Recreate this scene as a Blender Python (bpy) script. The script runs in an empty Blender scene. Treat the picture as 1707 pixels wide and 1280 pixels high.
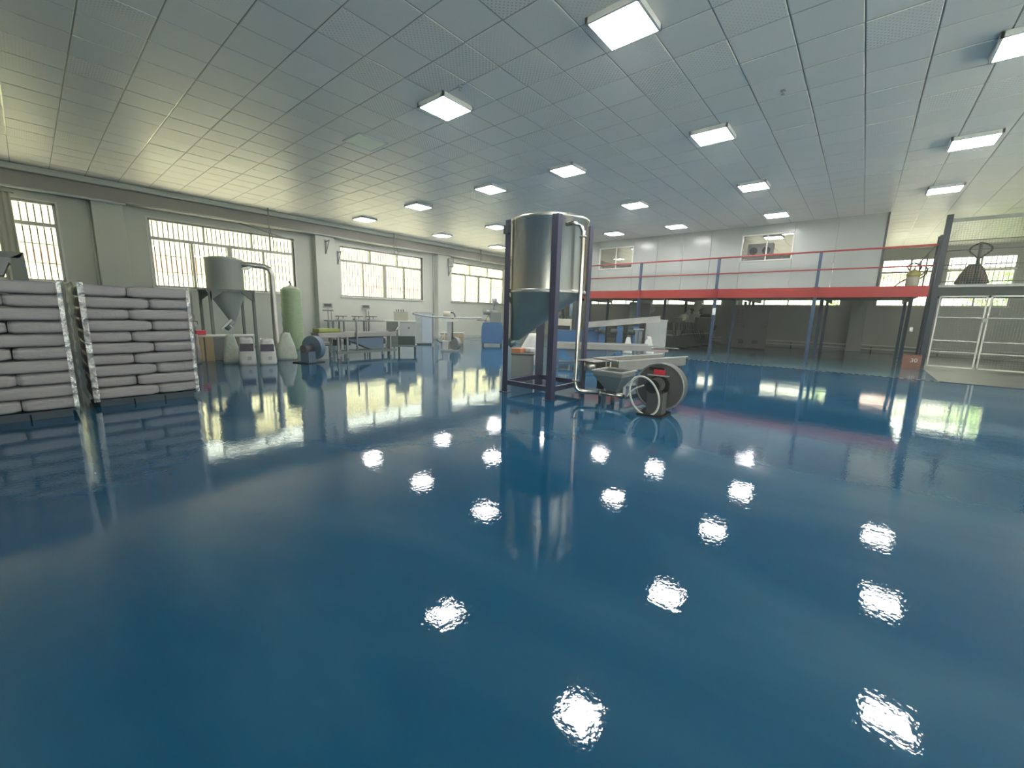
import bpy, bmesh, math, random
from mathutils import Vector, Matrix, noise
random.seed(7)
C = bpy.context.scene.collection
SC = bpy.context.scene
PI = math.pi

# ------------------------------------------------------------------ camera, sky, exposure
cam_d = bpy.data.cameras.new('camera'); cam = bpy.data.objects.new('camera', cam_d); C.objects.link(cam)
RIGHT = Vector((0.6498685, -0.7596075, 0.0258355)); UP = Vector((0.1133708, 0.1304920, 0.9849461)); FWD = Vector((0.7515437, 0.6371565, -0.1709200))
CAM_H = 1.30
cam.matrix_world = Matrix(((RIGHT.x, UP.x, -FWD.x, 0), (RIGHT.y, UP.y, -FWD.y, 0), (RIGHT.z, UP.z, -FWD.z, CAM_H), (0, 0, 0, 1)))
cam_d.sensor_width = 36.0; cam_d.lens = 36.0 * 678.0 / 1707.0
cam_d.clip_start = 0.05; cam_d.clip_end = 300
SC.camera = cam

SKY_STRENGTH = 5.0
LAMP_STRENGTH = 36.0
HAZE = 0.0055
SC.view_settings.view_transform = 'Standard'; SC.view_settings.look = 'None'
SC.view_settings.exposure = 0.62; SC.view_settings.gamma = 1.0
SC.view_settings.use_curve_mapping = False
W = bpy.data.worlds.new('overcast'); SC.world = W; W.use_nodes = True
bg = W.node_tree.nodes['Background']; bg.inputs[0].default_value = (0.93, 1.0, 0.90, 1); bg.inputs[1].default_value = SKY_STRENGTH
sun_d = bpy.data.lights.new('sun', 'SUN'); sun_d.energy = 46.0; sun_d.angle = 0.02; sun_d.color = (1.0, 0.95, 0.84)
sun = bpy.data.objects.new('sun', sun_d); C.objects.link(sun)
sun.rotation_euler = Vector((0.60, 0.12, -0.79)).to_track_quat('-Z', 'Y').to_euler()
SC.cycles.max_bounces = 8; SC.cycles.diffuse_bounces = 4; SC.cycles.glossy_bounces = 4
SC.cycles.transparent_max_bounces = 12; SC.cycles.caustics_reflective = False; SC.cycles.caustics_refractive = False
SC.cycles.sample_clamp_indirect = 6.0
SC.cycles.use_denoising = True

# ------------------------------------------------------------------ materials
MATS = {}
def mat(name, rgb, rough=0.5, metal=0.0, var=0.08, scale=4.0, bump=0.0, bscale=40.0, stretch=(1, 1, 1), rvar=0.0, emit=0.0, spec=0.5):
    m = bpy.data.materials.new(name); m.use_nodes = True; nt = m.node_tree; N = nt.nodes; L = nt.links
    p = N['Principled BSDF']
    p.inputs['Roughness'].default_value = rough; p.inputs['Metallic'].default_value = metal
    p.inputs['Specular IOR Level'].default_value = spec
    tc = N.new('ShaderNodeTexCoord'); mp = N.new('ShaderNodeMapping'); mp.inputs['Scale'].default_value = stretch
    L.new(tc.outputs['Object'], mp.inputs['Vector'])
    nz = N.new('ShaderNodeTexNoise'); nz.inputs['Scale'].default_value = scale; nz.inputs['Detail'].default_value = 5
    L.new(mp.outputs[0], nz.inputs['Vector'])
    mx = N.new('ShaderNodeMix'); mx.data_type = 'RGBA'
    mx.inputs['A'].default_value = tuple(min(1, c * (1 - var * 1.6)) for c in rgb) + (1,)
    mx.inputs['B'].default_value = tuple(min(1, c * (1 + var * 1.6)) for c in rgb) + (1,)
    L.new(nz.outputs['Fac'], mx.inputs['Factor']); L.new(mx.outputs['Result'], p.inputs['Base Color'])
    if rvar:
        mr = N.new('ShaderNodeMapRange'); mr.inputs['To Min'].default_value = max(0.02, rough - rvar); mr.inputs['To Max'].default_value = rough + rvar
        L.new(nz.outputs['Fac'], mr.inputs['Value']); L.new(mr.outputs[0], p.inputs['Roughness'])
    if bump:
        nb = N.new('ShaderNodeTexNoise'); nb.inputs['Scale'].default_value = bscale; nb.inputs['Detail'].default_value = 4
        L.new(mp.outputs[0], nb.inputs['Vector'])
        bp = N.new('ShaderNodeBump'); bp.inputs['Strength'].default_value = bump; bp.inputs['Distance'].default_value = 0.02
        L.new(nb.outputs['Fac'], bp.inputs['Height']); L.new(bp.outputs[0], p.inputs['Normal'])
    if emit:
        p.inputs['Emission Color'].default_value = (1, 0.97, 0.92, 1); p.inputs['Emission Strength'].default_value = emit
    MATS[name] = m
    return m

grille_m = mat('grille_iron', (.10, .09, .07), .6)
wall_paint = mat('wall_paint', (0.58, 0.60, 0.53), 0.7, var=0.07, scale=0.9, bump=0.05, bscale=60)
wall_grey = mat('grey_wall', (0.40, 0.42, 0.40), 0.7, var=0.10, scale=0.8)
panel_white = mat('white_sandwich_panel', (0.38, 0.415, 0.395), 0.22, var=0.03, scale=1.0)
alu = mat('aluminium_frame', (0.42, 0.42, 0.38), 0.4, 0.3, var=0.06)
alu_white = mat('white_frame', (0.72, 0.72, 0.66), 0.4, var=0.04)
dark_trim = mat('dark_trim', (0.06, 0.07, 0.08), 0.5)
steel = mat('brushed_stainless', (0.60, 0.58, 0.53), 0.30, 0.92, var=0.10, scale=9, stretch=(1, 1, 0.03), rvar=0.06)
steel_pipe = mat('polished_pipe', (0.66, 0.62, 0.57), 0.14, 1.0, var=0.04)
steel_dull = mat('dull_steel', (0.46, 0.46, 0.43), 0.35, 0.75, var=0.10, scale=5)
pale_steel = mat('pale_steel', (0.62, 0.62, 0.55), 0.35, 0.45, var=0.10, scale=6, stretch=(1, 1, .05))
pale_cone = mat('pale_cone_steel', (0.42, 0.45, 0.44), 0.4, 0.35, var=0.08)
worn_steel = mat('worn_steel', (0.33, 0.32, 0.30), 0.38, 0.6, var=0.15, scale=4)
cone_metal = mat('hopper_cone_steel', (0.19, 0.27, 0.28), 0.38, 0.45, var=0.10, scale=3)
galv = mat('galvanised_grey', (0.30, 0.33, 0.32), 0.42, 0.35, var=0.10, scale=5)
blue_purple = mat('indigo_frame_paint', (0.048, 0.050, 0.095), 0.45, var=0.15, scale=6)
mezz_blue = mat('blue_upright_paint', (0.028, 0.058, 0.125), 0.45, var=0.12)
mezz_red = mat('red_beam_paint', (0.34, 0.026, 0.024), 0.42, var=0.10, scale=2)
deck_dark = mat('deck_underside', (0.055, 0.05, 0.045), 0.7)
black = mat('black_iron', (0.018, 0.021, 0.022), 0.5, 0.2, var=0.2)
dark_green = mat('dark_green_machine', (0.028, 0.045, 0.040), 0.45, var=0.25, scale=6)
grey_green = mat('grey_green_enamel', (0.16, 0.19, 0.17), 0.5, var=0.08)
grey_dark = mat('charcoal_enamel', (0.10, 0.10, 0.10), 0.45, var=0.08)
grey_mid = mat('grey_enamel', (0.27, 0.29, 0.28), 0.5, var=0.08)
grey_light = mat('light_grey_enamel', (0.46, 0.48, 0.46), 0.45, var=0.05)
white_enamel = mat('white_enamel', (0.68, 0.70, 0.69), 0.4, var=0.04)
blue_mach = mat('blue_machine_paint', (0.035, 0.12, 0.26), 0.42, var=0.12)
slate_blue = mat('slate_blue_paint', (0.12, 0.18, 0.25), 0.45, var=0.10)
pale_cab = mat('pale_blue_door', (0.46, 0.53, 0.58), 0.35, var=0.04)
cream = mat('cream_enamel', (0.55, 0.53, 0.42), 0.5, var=0.06)
green_wrap = mat('green_film_roll', (0.36, 0.47, 0.28), 0.35, var=0.14, scale=9, stretch=(.4, .4, 5), bump=0.3, bscale=18)
green_tray = mat('olive_tray', (0.36, 0.42, 0.10), 0.5, var=0.10)
bag_white = mat('woven_white_sack', (0.34, 0.32, 0.325), 0.40, var=0.09, scale=3, bump=0.55, bscale=7, stretch=(0.5, 2.4, 3.2))
bag_print = mat('dark_sack_print', (0.09, 0.08, 0.11), 0.6, var=0.5, scale=25)
bag_paper = mat('white_paper_sack', (0.70, 0.70, 0.66), 0.55, var=0.05, bump=0.4, bscale=10)
bag_clear = mat('pale_translucent_sack', (0.58, 0.62, 0.53), 0.35, var=0.10, scale=12, bump=0.5, bscale=16)
wood = mat('bare_wood', (0.48, 0.38, 0.22), 0.6, var=0.18, scale=6, stretch=(1, 1, .1))
pale_pink = mat('pale_pink_chute', (0.42, 0.31, 0.28), 0.5)
card = mat('brown_carton', (0.24, 0.115, 0.085), 0.7, var=0.08)
card_orange = mat('orange_carton', (0.60, 0.27, 0.14), 0.7, var=0.08)
red_paint = mat('red_plastic', (0.65, 0.03, 0.06), 0.4)
white_cable = mat('white_cable', (0.66, 0.67, 0.60), 0.45)
yellow_pl = mat('yellow_plastic', (0.55, 0.48, 0.16), 0.45)
brown_dark = mat('brown_sacking', (0.10, 0.065, 0.055), 0.6, var=0.2)
pallet_m = mat('dark_pallet', (0.05, 0.07, 0.09), 0.6)
grid_m = mat('ceiling_tee_metal', (0.30, 0.32, 0.32), 0.30, 0.8, var=0.05)
frame_lamp = mat('lamp_frame_white', (0.62, 0.64, 0.64), 0.4)
screen_m = mat('dark_display', (0.05, 0.06, 0.05), 0.3)
foliage_m = mat('leaf_green', (0.20, 0.33, 0.10), 0.6, var=0.35, scale=3)
bark = mat('bark', (0.16, 0.12, 0.09), 0.8)
asphalt = mat('yard_concrete', (0.62, 0.60, 0.50), 0.8)
facade_cream = mat('cream_render', (0.66, 0.635, 0.47), 0.8, var=0.06, scale=1.5)
facade_pale = mat('pale_render', (0.40, 0.42, 0.38), 0.8, var=.06, scale=1.5)
facade_rose = mat('rose_tile_band', (0.46, 0.34, 0.32), 0.7)
facade_pink = mat('pink_tile_band', (0.62, 0.30, 0.25), 0.7, var=0.10, scale=3)
pipe_white = mat('white_pipe_paint', (0.62, 0.66, 0.62), 0.4)
conc_floor = mat('bare_concrete', (0.12, 0.125, 0.115), 0.45, var=0.18, scale=1.4, bump=0.05, bscale=30, rvar=0.1)

lamp_on = bpy.data.materials.new('lamp_diffuser_lit'); lamp_on.use_nodes = True
_p = lamp_on.node_tree.nodes['Principled BSDF']; _p.inputs['Base Color'].default_value = (.8, .8, .78, 1)
_p.inputs['Emission Color'].default_value = (1.0, 0.965, 0.93, 1); _p.inputs['Emission Strength'].default_value = LAMP_STRENGTH
lamp_off = mat('lamp_diffuser_unlit', (0.86, 0.93, 0.78), 0.5, var=0.03)

def glass_mat(name, tint, ior=1.45, rough=0.02, dirt=0.06):
    m = bpy.data.materials.new(name); m.use_nodes = True; nt = m.node_tree; N = nt.nodes; L = nt.links
    N.remove(N['Principled BSDF'])
    fr = N.new('ShaderNodeFresnel'); ge = N.new('ShaderNodeNewGeometry')
    io = N.new('ShaderNodeMapRange'); io.inputs['To Min'].default_value = ior; io.inputs['To Max'].default_value = 1 / ior
    L.new(ge.outputs['Backfacing'], io.inputs['Value']); L.new(io.outputs[0], fr.inputs[0])     # the far face of the pane reflects like the near one
    tr = N.new('ShaderNodeBsdfTransparent'); tr.inputs[0].default_value = tint + (1,)
    gl = N.new('ShaderNodeBsdfGlossy'); gl.inputs['Roughness'].default_value = rough
    df = N.new('ShaderNodeBsdfDiffuse'); df.inputs[0].default_value = (.7, .72, .66, 1)
    nz = N.new('ShaderNodeTexNoise'); nz.inputs['Scale'].default_value = 3.0
    tc = N.new('ShaderNodeTexCoord'); L.new(tc.outputs['Object'], nz.inputs['Vector'])
    mu = N.new('ShaderNodeMath'); mu.operation = 'MULTIPLY'; mu.inputs[1].default_value = dirt * 2
    L.new(nz.outputs['Fac'], mu.inputs[0])
    a = N.new('ShaderNodeMixShader'); b = N.new('ShaderNodeMixShader')
    L.new(mu.outputs[0], a.inputs[0]); L.new(tr.outputs[0], a.inputs[1]); L.new(df.outputs[0], a.inputs[2])
    L.new(fr.outputs[0], b.inputs[0]); L.new(a.outputs[0], b.inputs[1]); L.new(gl.outputs[0], b.inputs[2])
    L.new(b.outputs[0], N['Material Output'].inputs[0])
    return m
glass = glass_mat('window_glass', (0.97, 0.98, 0.93))
glass_in = glass_mat('office_glass', (0.86, 0.86, 0.88), 1.5, 0.02, 0.05)

def film_mat():
    m = bpy.data.materials.new('stretch_film'); m.use_nodes = True; nt = m.node_tree; N = nt.nodes; L = nt.links
    N.remove(N['Principled BSDF'])
    tr = N.new('ShaderNodeBsdfTransparent'); gl = N.new('ShaderNodeBsdfGlossy'); gl.inputs['Roughness'].default_value = 0.22
    tc = N.new('ShaderNodeTexCoord'); mp = N.new('ShaderNodeMapping'); mp.inputs['Rotation'].default_value = (0.5, 0.3, 0.6); mp.inputs['Scale'].default_value = (1, 1, .5)
    L.new(tc.outputs['Object'], mp.inputs[0])
    nz = N.new('ShaderNodeTexNoise'); nz.inputs['Scale'].default_value = 16; nz.inputs['Detail'].default_value = 4
    L.new(mp.outputs[0], nz.inputs['Vector'])
    bp = N.new('ShaderNodeBump'); bp.inputs['Strength'].default_value = 1.0; bp.inputs['Distance'].default_value = 0.05
    L.new(nz.outputs['Fac'], bp.inputs['Height']); L.new(bp.outputs[0], gl.inputs['Normal'])
    mr = N.new('ShaderNodeMapRange'); mr.inputs['From Min'].default_value = .35; mr.inputs['From Max'].default_value = .75; mr.inputs['To Min'].default_value = 0.22; mr.inputs['To Max'].default_value = 0.85
    L.new(nz.outputs['Fac'], mr.inputs['Value'])
    mx = N.new('ShaderNodeMixShader'); L.new(mr.outputs[0], mx.inputs[0]); L.new(tr.outputs[0], mx.inputs[1]); L.new(gl.outputs[0], mx.inputs[2])
    df = N.new('ShaderNodeBsdfDiffuse'); df.inputs[0].default_value = (.62, .63, .62, 1); L.new(bp.outputs[0], df.inputs['Normal'])
    m2 = N.new('ShaderNodeMixShader'); m2.inputs[0].default_value = 0.22; L.new(mx.outputs[0], m2.inputs[1]); L.new(df.outputs[0], m2.inputs[2])
    L.new(m2.outputs[0], N['Material Output'].inputs[0])
    return m
film = film_mat()

def floor_mat(name, rgb, rough, bump, cloud):
    m = bpy.data.materials.new(name); m.use_nodes = True; nt = m.node_tree; N = nt.nodes; L = nt.links
    p = N['Principled BSDF']
    tc = N.new('ShaderNodeTexCoord')
    def nz(scale, detail=4, rot=0.0, st=(1, 1, 1), dist=0.0):
        mp = N.new('ShaderNodeMapping'); mp.inputs['Scale'].default_value = st; mp.inputs['Rotation'].default_value = (0, 0, rot)
        L.new(tc.outputs['Object'], mp.inputs[0])
        n = N.new('ShaderNodeTexNoise'); n.inputs['Scale'].default_value = scale; n.inputs['Detail'].default_value = detail; n.inputs['Distortion'].default_value = dist
        L.new(mp.outputs[0], n.inputs['Vector']); return n
    # colour: even epoxy with faint pale cloudy streaks
    c = nz(0.7, 5, 0.6, (1, .35, 1), 0.6)
    cr = N.new('ShaderNodeValToRGB'); cr.color_ramp.elements[0].position = .42; cr.color_ramp.elements[1].position = .80
    cr.color_ramp.elements[0].color = rgb + (1,)
    cr.color_ramp.elements[1].color = tuple(a + cloud * (b - a) for a, b in zip(rgb, (0.22, 0.36, 0.42))) + (1,)
    L.new(c.outputs['Fac'], cr.inputs[0]); L.new(cr.outputs[0], p.inputs['Base Color'])
    r = nz(1.1, 4, 0.2)
    mr = N.new('ShaderNodeMapRange'); mr.inputs['To Min'].default_value = max(.015, rough * .4); mr.inputs['To Max'].default_value = rough * 1.6
    L.new(r.outputs['Fac'], mr.inputs['Value']); L.new(mr.outputs[0], p.inputs['Roughness'])
    p.inputs['Specular IOR Level'].default_value = 0.62
    # relief: orange peel, roller ripples, sparse pits
    fine = nz(34, 2); rip = nz(5.5, 3, 0.5, (1, .55, 1), 0.8); big = nz(0.9, 2)
    gate = nz(1.6, 3, 1.1)
    gr = N.new('ShaderNodeMapRange'); gr.inputs['From Min'].default_value = .45; gr.inputs['From Max'].default_value = .70
    gr.inputs['To Min'].default_value = 0.25; gr.inputs['To Max'].default_value = 1.6; L.new(gate.outputs['Fac'], gr.inputs['Value'])
    def mul(a, b):
        x = N.new('ShaderNodeMath'); x.operation = 'MULTIPLY'
        L.new(a, x.inputs[0])
        if isinstance(b, float): x.inputs[1].default_value = b
        else: L.new(b, x.inputs[1])
        return x.outputs[0]
    def add(a, b):
        x = N.new('ShaderNodeMath'); x.operation = 'ADD'; L.new(a, x.inputs[0]); L.new(b, x.inputs[1]); return x.outputs[0]
    vo = N.new('ShaderNodeTexVoronoi'); vo.inputs['Scale'].default_value = 3.2; L.new(tc.outputs['Object'], vo.inputs['Vector'])
    pit = N.new('ShaderNodeMapRange'); pit.inputs['From Min'].default_value = 0.0; pit.inputs['From Max'].default_value = 0.05; pit.inputs['To Min'].default_value = 1.0; pit.inputs['To Max'].default_value = 0.0
    L.new(vo.outputs['Distance'], pit.inputs['Value'])
    h = add(add(mul(fine.outputs['Fac'], 0.18), mul(mul(rip.outputs['Fac'], gr.outputs[0]), 0.34)), add(mul(big.outputs['Fac'], 0.7), mul(pit.outputs[0], 0.12)))
    bp = N.new('ShaderNodeBump'); bp.inputs['Strength'].default_value = bump; bp.inputs['Distance'].default_value = 0.01
    L.new(h, bp.inputs['Height']); L.new(bp.outputs[0], p.inputs['Normal'])
    return m
floor_blue = floor_mat('blue_epoxy', (0.005, 0.084, 0.182), 0.032, 0.24, 0.26)
floor_teal = floor_mat('teal_epoxy_sheen', (0.060, 0.150, 0.190), 0.09, 0.30, 0.5)  # back floor: reflected light put into a paler teal base colour

def tile_mat(name, rgb, k):
    m = bpy.data.materials.new(name); m.use_nodes = True; nt = m.node_tree; N = nt.nodes; L = nt.links
    p = N['Principled BSDF']; p.inputs['Roughness'].default_value = 0.42; p.inputs['Specular IOR Level'].default_value = 0.45
    ge = N.new('ShaderNodeNewGeometry'); mp = N.new('ShaderNodeMapping'); mp.inputs['Rotation'].default_value = (0, 0, PI / 4)
    L.new(ge.outputs['Position'], mp.inputs[0])
    vo = N.new('ShaderNodeTexVoronoi'); vo.inputs['Scale'].default_value = 24; vo.inputs['Randomness'].default_value = 0.0
    L.new(mp.outputs[0], vo.inputs['Vector'])
    mr = N.new('ShaderNodeMapRange'); mr.inputs['From Min'].default_value = .22; mr.inputs['From Max'].default_value = .34; mr.inputs['To Min'].default_value = 1 - k; mr.inputs['To Max'].default_value = 1.0
    L.new(vo.outputs['Distance'], mr.inputs['Value'])
    nz = N.new('ShaderNodeTexNoise'); nz.inputs['Scale'].default_value = 0.8; L.new(ge.outputs['Position'], nz.inputs['Vector'])
    mx = N.new('ShaderNodeMix'); mx.data_type = 'RGBA'; mx.blend_type = 'MULTIPLY'; mx.inputs['Factor'].default_value = 1.0
    mx.inputs['A'].default_value = rgb + (1,)
    L.new(mr.outputs[0], mx.inputs['B']); L.new(mx.outputs['Result'], p.inputs['Base Color'])
    return m
tile_a = tile_mat('perforated_tile', (0.80, 0.775, 0.735), 0.52)
tile_b = tile_mat('perforated_tile_pale', (0.82, 0.80, 0.76), 0.40)
tile_c = tile_mat('plain_tile', (0.78, 0.765, 0.73), 0.05)

# ------------------------------------------------------------------ mesh helpers
class B:
    def __init__(s): s.bm = bmesh.new()
    def box(s, c, d, rz=0.0, bev=0.0, rx=0.0, ry=0.0):
        r = bmesh.ops.create_cube(s.bm, size=1.0); vs = r['verts']
        M = Matrix.Translation(c) @ Matrix.Rotation(rz, 4, 'Z') @ Matrix.Rotation(ry, 4, 'Y') @ Matrix.Rotation(rx, 4, 'X') @ Matrix.Diagonal((d[0], d[1], d[2], 1))
        bmesh.ops.transform(s.bm, matrix=M, verts=vs)
        if bev:
            es = list({e for v in vs for e in v.link_edges})
            bmesh.ops.bevel(s.bm, geom=es, offset=bev, segments=2, affect='EDGES', profile=0.6)
        return s
    def span(s, a, b, bev=0.0):
        return s.box([(a[i] + b[i]) / 2 for i in range(3)], [abs(b[i] - a[i]) for i in range(3)], bev=bev)
    def rings(s, rings, close=True, cap0=True, cap1=True, smooth=True):
        vr = [[s.bm.verts.new(p) for p in ring] for ring in rings]; n = len(vr[0])
        for a, b in zip(vr, vr[1:]):
            for i in range(n if close else n - 1):
                f = s.bm.faces.new((a[i], a[(i + 1) % n], b[(i + 1) % n], b[i])); f.smooth = smooth
        if cap0: s.bm.faces.new(list(reversed(vr[0])))
        if cap1: s.bm.faces.new(vr[-1])
        return s
    def cyl(s, p0, p1, r0, r1=None, n=14, smooth=True):
        p0, p1 = Vector(p0), Vector(p1); r1 = r0 if r1 is None else r1
        z = (p1 - p0).normalized(); x = z.orthogonal().normalized(); y = z.cross(x)
        rg = [[p + (x * math.cos(2 * PI * i / n) + y * math.sin(2 * PI * i / n)) * r for i in range(n)] for p, r in ((p0, r0), (p1, r1))]
        return s.rings(rg, smooth=smooth)
    def tube(s, pts, r, n=8, closed=False, sub=1):
        pts = [Vector(p) for p in pts]
        if sub > 1:
            q = []; m = len(pts)
            for i in range(m if closed else m - 1):
                P = lambda k: pts[(i + k) % m] if closed else pts[max(0, min(m - 1, i + k))]
                for k in range(sub):
                    t = k / sub; a, b, c, d = P(-1), P(0), P(1), P(2)
                    q.append(0.5 * ((2 * b) + (c - a) * t + (2 * a - 5 * b + 4 * c - d) * t * t + (3 * b - a - 3 * c + d) * t ** 3))
            if not closed: q.append(pts[-1])
            pts = q
        m = len(pts); rg = []; prev = None
        for i, p in enumerate(pts):
            t = (pts[(i + 1) % m] - pts[i - 1]) if closed else (pts[min(i + 1, m - 1)] - pts[max(i - 1, 0)])
            t.normalize()
            x = t.orthogonal() if prev is None else (prev - t * prev.dot(t)); x.normalize(); prev = x; y = t.cross(x)
            rg.append([p + (x * math.cos(2 * PI * k / n) + y * math.sin(2 * PI * k / n)) * r for k in range(n)])
        if closed: rg.append(rg[0]); return s.rings(rg, cap0=False, cap1=False)
        return s.rings(rg)
    def lathe(s, prof, c=(0, 0, 0), n=32, cap0=True, cap1=True, top=None):
        rg = []
        for r, z in prof:
            ox, oy = (0, 0) if top is None else (top[0] * 0, top[1] * 0)
            rg.append([Vector((c[0] + r * math.cos(2 * PI * i / n), c[1] + r * math.sin(2 * PI * i / n), c[2] + z)) for i in range(n)])
        return s.rings(rg, cap0=cap0, cap1=cap1)
    def prism(s, poly, a, b, axis='y'):
        # poly of (u, w): extruded between a and b along axis
        def P(u, w, t):
            return {'y': (u, t, w), 'x': (t, u, w), 'z': (u, w, t)}[axis]
        return s.rings([[P(u, w, a) for u, w in poly], [P(u, w, b) for u, w in poly]], smooth=False)
    def ell(s, c, r, n=14, m=9):
        rg = [[Vector((c[0] + r[0] * math.sin(PI * j / m) * math.cos(2 * PI * i / n), c[1] + r[1] * math.sin(PI * j / m) * math.sin(2 * PI * i / n), c[2] - r[2] * math.cos(PI * j / m))) for i in range(n)] for j in range(1, m)]
        return s.rings(rg)
    def frustum(s, c0, d0, c1, d1, cap0=True, cap1=True):
        q = lambda c, d: [(c[0] + sx * d[0] / 2, c[1] + sy * d[1] / 2, c[2]) for sx, sy in ((-1, -1), (1, -1), (1, 1), (-1, 1))]
        return s.rings([q(c0, d0), q(c1, d1)], cap0=cap0, cap1=cap1, smooth=False)
    def mesh(s, name, m):
        bmesh.ops.recalc_face_normals(s.bm, faces=s.bm.faces)
        me = bpy.data.meshes.new(name); s.bm.to_mesh(me); s.bm.free()
        for k in (m if isinstance(m, (list, tuple)) else [m]): me.materials.append(k)
        return me
    def out(s, name, m, parent=None, label=None, kind=None):
        return link(name, s.mesh(name, m), parent, label, kind)

def link(name, me, parent=None, label=None, kind=None):
    o = bpy.data.objects.new(name, me); C.objects.link(o)
    if parent is not None: o.parent = parent
    if label: o['label'] = label
    if kind: o['kind'] = kind
    return o
def tag(o, label, cat, group=None):
    o['label'] = label; o['category'] = cat
    if group: o['group'] = group
    return o
def thing(name, label, cat, loc=(0, 0, 0), rz=0.0, group=None):
    o = bpy.data.objects.new(name, None); C.objects.link(o); o.empty_display_size = 0.1
    o.location = loc; o.rotation_euler = (0, 0, rz)
    return tag(o, label, cat, group)
def dup(root, loc, rz=None, label=None):
    r = root.copy(); C.objects.link(r); r.location = loc
    if rz is not None: r.rotation_euler = (0, 0, rz)
    if label: r['label'] = label
    for ch in list(root.children):
        c = ch.copy(); C.objects.link(c); c.parent = r
        for g in list(ch.children):
            d = g.copy(); C.objects.link(d); d.parent = c
    return r
def facing(x, y): return math.atan2(y, x) - PI / 2      # local +y looks away from the room's entrance corner
ORD = ['first', 'second', 'third', 'fourth', 'fifth', 'sixth', 'seventh', 'eighth', 'ninth', 'tenth']

# ------------------------------------------------------------------ room shell
ZC = 4.427
XB, XF, YR, YL = -5.0, 24.5, -8.0, 15.8
DRAIN = 13.45
B().span((XB, YR, -.2), (DRAIN, YL + .3, 0)).out('floor', floor_blue, kind='structure')
B().span((DRAIN + .12, -1.5, -.2), (XF, YL + .3, 0)).out('floor_back', floor_teal, kind='structure')
B().span((DRAIN + .06, YR, -.2), (XF, -1.5, 0.0)).out('floor_concrete', conc_floor, kind='structure')
B().span((DRAIN, -1.5, -.2), (DRAIN + .12, YL, -.07)).out('floor_trench', dark_trim, kind='structure')

# left window wall
WINS = [(-3.3, 0.72), (2.47, 6.40), (8.10, 12.03), (13.80, 17.70)]
WZ0, WZ1 = 1.80, 3.71
wl = B()
xs = XB
for a, b in WINS:
    wl.span((xs, YL, 0), (a, YL + .25, ZC)); xs = b
    wl.span((a, YL, 0), (b, YL + .25, WZ0)); wl.span((a, YL, WZ1), (b, YL + .25, ZC))
wl.span((xs, YL, 0), (XF, YL + .25, ZC))
wall_left = wl.out('wall_left', wall_paint, kind='structure')
for x0, x1 in ((1.35, 1.95), (7.05, 7.75), (12.72, 13.50)):
    B().span((x0, YL - .28, 0), (x1, YL, 3.95), bev=.01).out('pilaster', wall_paint, wall_left)
B().span((XB, YL - .48, 4.28), (18.0, YL, ZC - .005), bev=.02).out('trim_1', wall_paint, kind='structure')
B().span((XB, YL - .34, 3.93), (18.0, YL, 4.275), bev=.01).out('trim_2', mat('beam_paint', (0.36, 0.34, 0.31), 0.7, var=.15, scale=.7), kind='structure')
B().span((XB, YL - .10, 0), (18, YL, .09)).out('baseboard_left', grey_light, kind='structure')

def window(n, a, b, sash=4, top=3):
    w = B()
    y0, y1 = YL + .06, YL + .14; t = .05
    w.span((a, y0, WZ0), (b, y1, WZ0 + t)).span((a, y0, WZ1 - t), (b, y1, WZ1)).span((a, y0, WZ0), (a + t, y1, WZ1)).span((b - t, y0, WZ0), (b, y1, WZ1))
    root = w.out('window_%d' % n, alu, kind='structure')
    zt = WZ0 + (WZ1 - WZ0) * .72
    B().span((a, y0 - .015, zt - .045), (b, y1, zt + .045)).out('transom', alu, root)
    for i in range(1, sash):
        x = a + (b - a) * i / sash; hw = .065 if i * 2 == sash else .032
        B().span((x - hw, y0 - (.01 if i * 2 == sash else 0), WZ0), (x + hw, y1, zt)).out('mullion', alu, root)
    for i in range(1, top):
        x = a + (b - a) * i / top
        B().span((x - .025, y0, zt), (x + .025, y1, WZ1)).out('mullion', alu, root)
    for i in range(sash):
        x0 = a + (b - a) * i / sash; x1 = a + (b - a) * (i + 1) / sash
        B().span((x0 + .03, YL + .10, WZ0 + .04), (x1 - .03, YL + .106, zt - .04)).out('pane', glass, root)
    for i in range(top):
        x0 = a + (b - a) * i / top; x1 = a + (b - a) * (i + 1) / top
        B().span((x0 + .025, YL + .10, zt + .04), (x1 - .025, YL + .106, WZ1 - .04)).out('pane', glass, root)
    g = B(); k = int((b - a) / .118)
    for i in range(1, k):
        x = a + (b - a) * i / k; g.span((x - .013, YL + .20, WZ0), (x + .013, YL + .216, WZ1))
    for z in (WZ0 + .45, WZ0 + .92, zt + .02): g.span((a, YL + .198, z - .010), (b, YL + .218, z + .010))
    g.out('security_grille', grille_m, root, kind='stuff')
    B().span((a - .05, YL - .05, WZ0 - .05), (b + .05, YL + .06, WZ0), bev=.006).out('window_sill', alu_white if n != 4 else alu, root)
    r = B(); r.span((a - .04, YL - .012, WZ0), (a, YL + .06, WZ1 + .04)).span((b, YL - .012, WZ0), (b + .04, YL + .06, WZ1 + .04)).span((a, YL - .012, WZ1), (b, YL + .06, WZ1 + .04))
    r.out('reveal_trim', alu_white, root)
window(1, WINS[0][0], WINS[0][1], 3, 3)
for i in (1, 2, 3): window(i + 1, *WINS[i])

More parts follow.
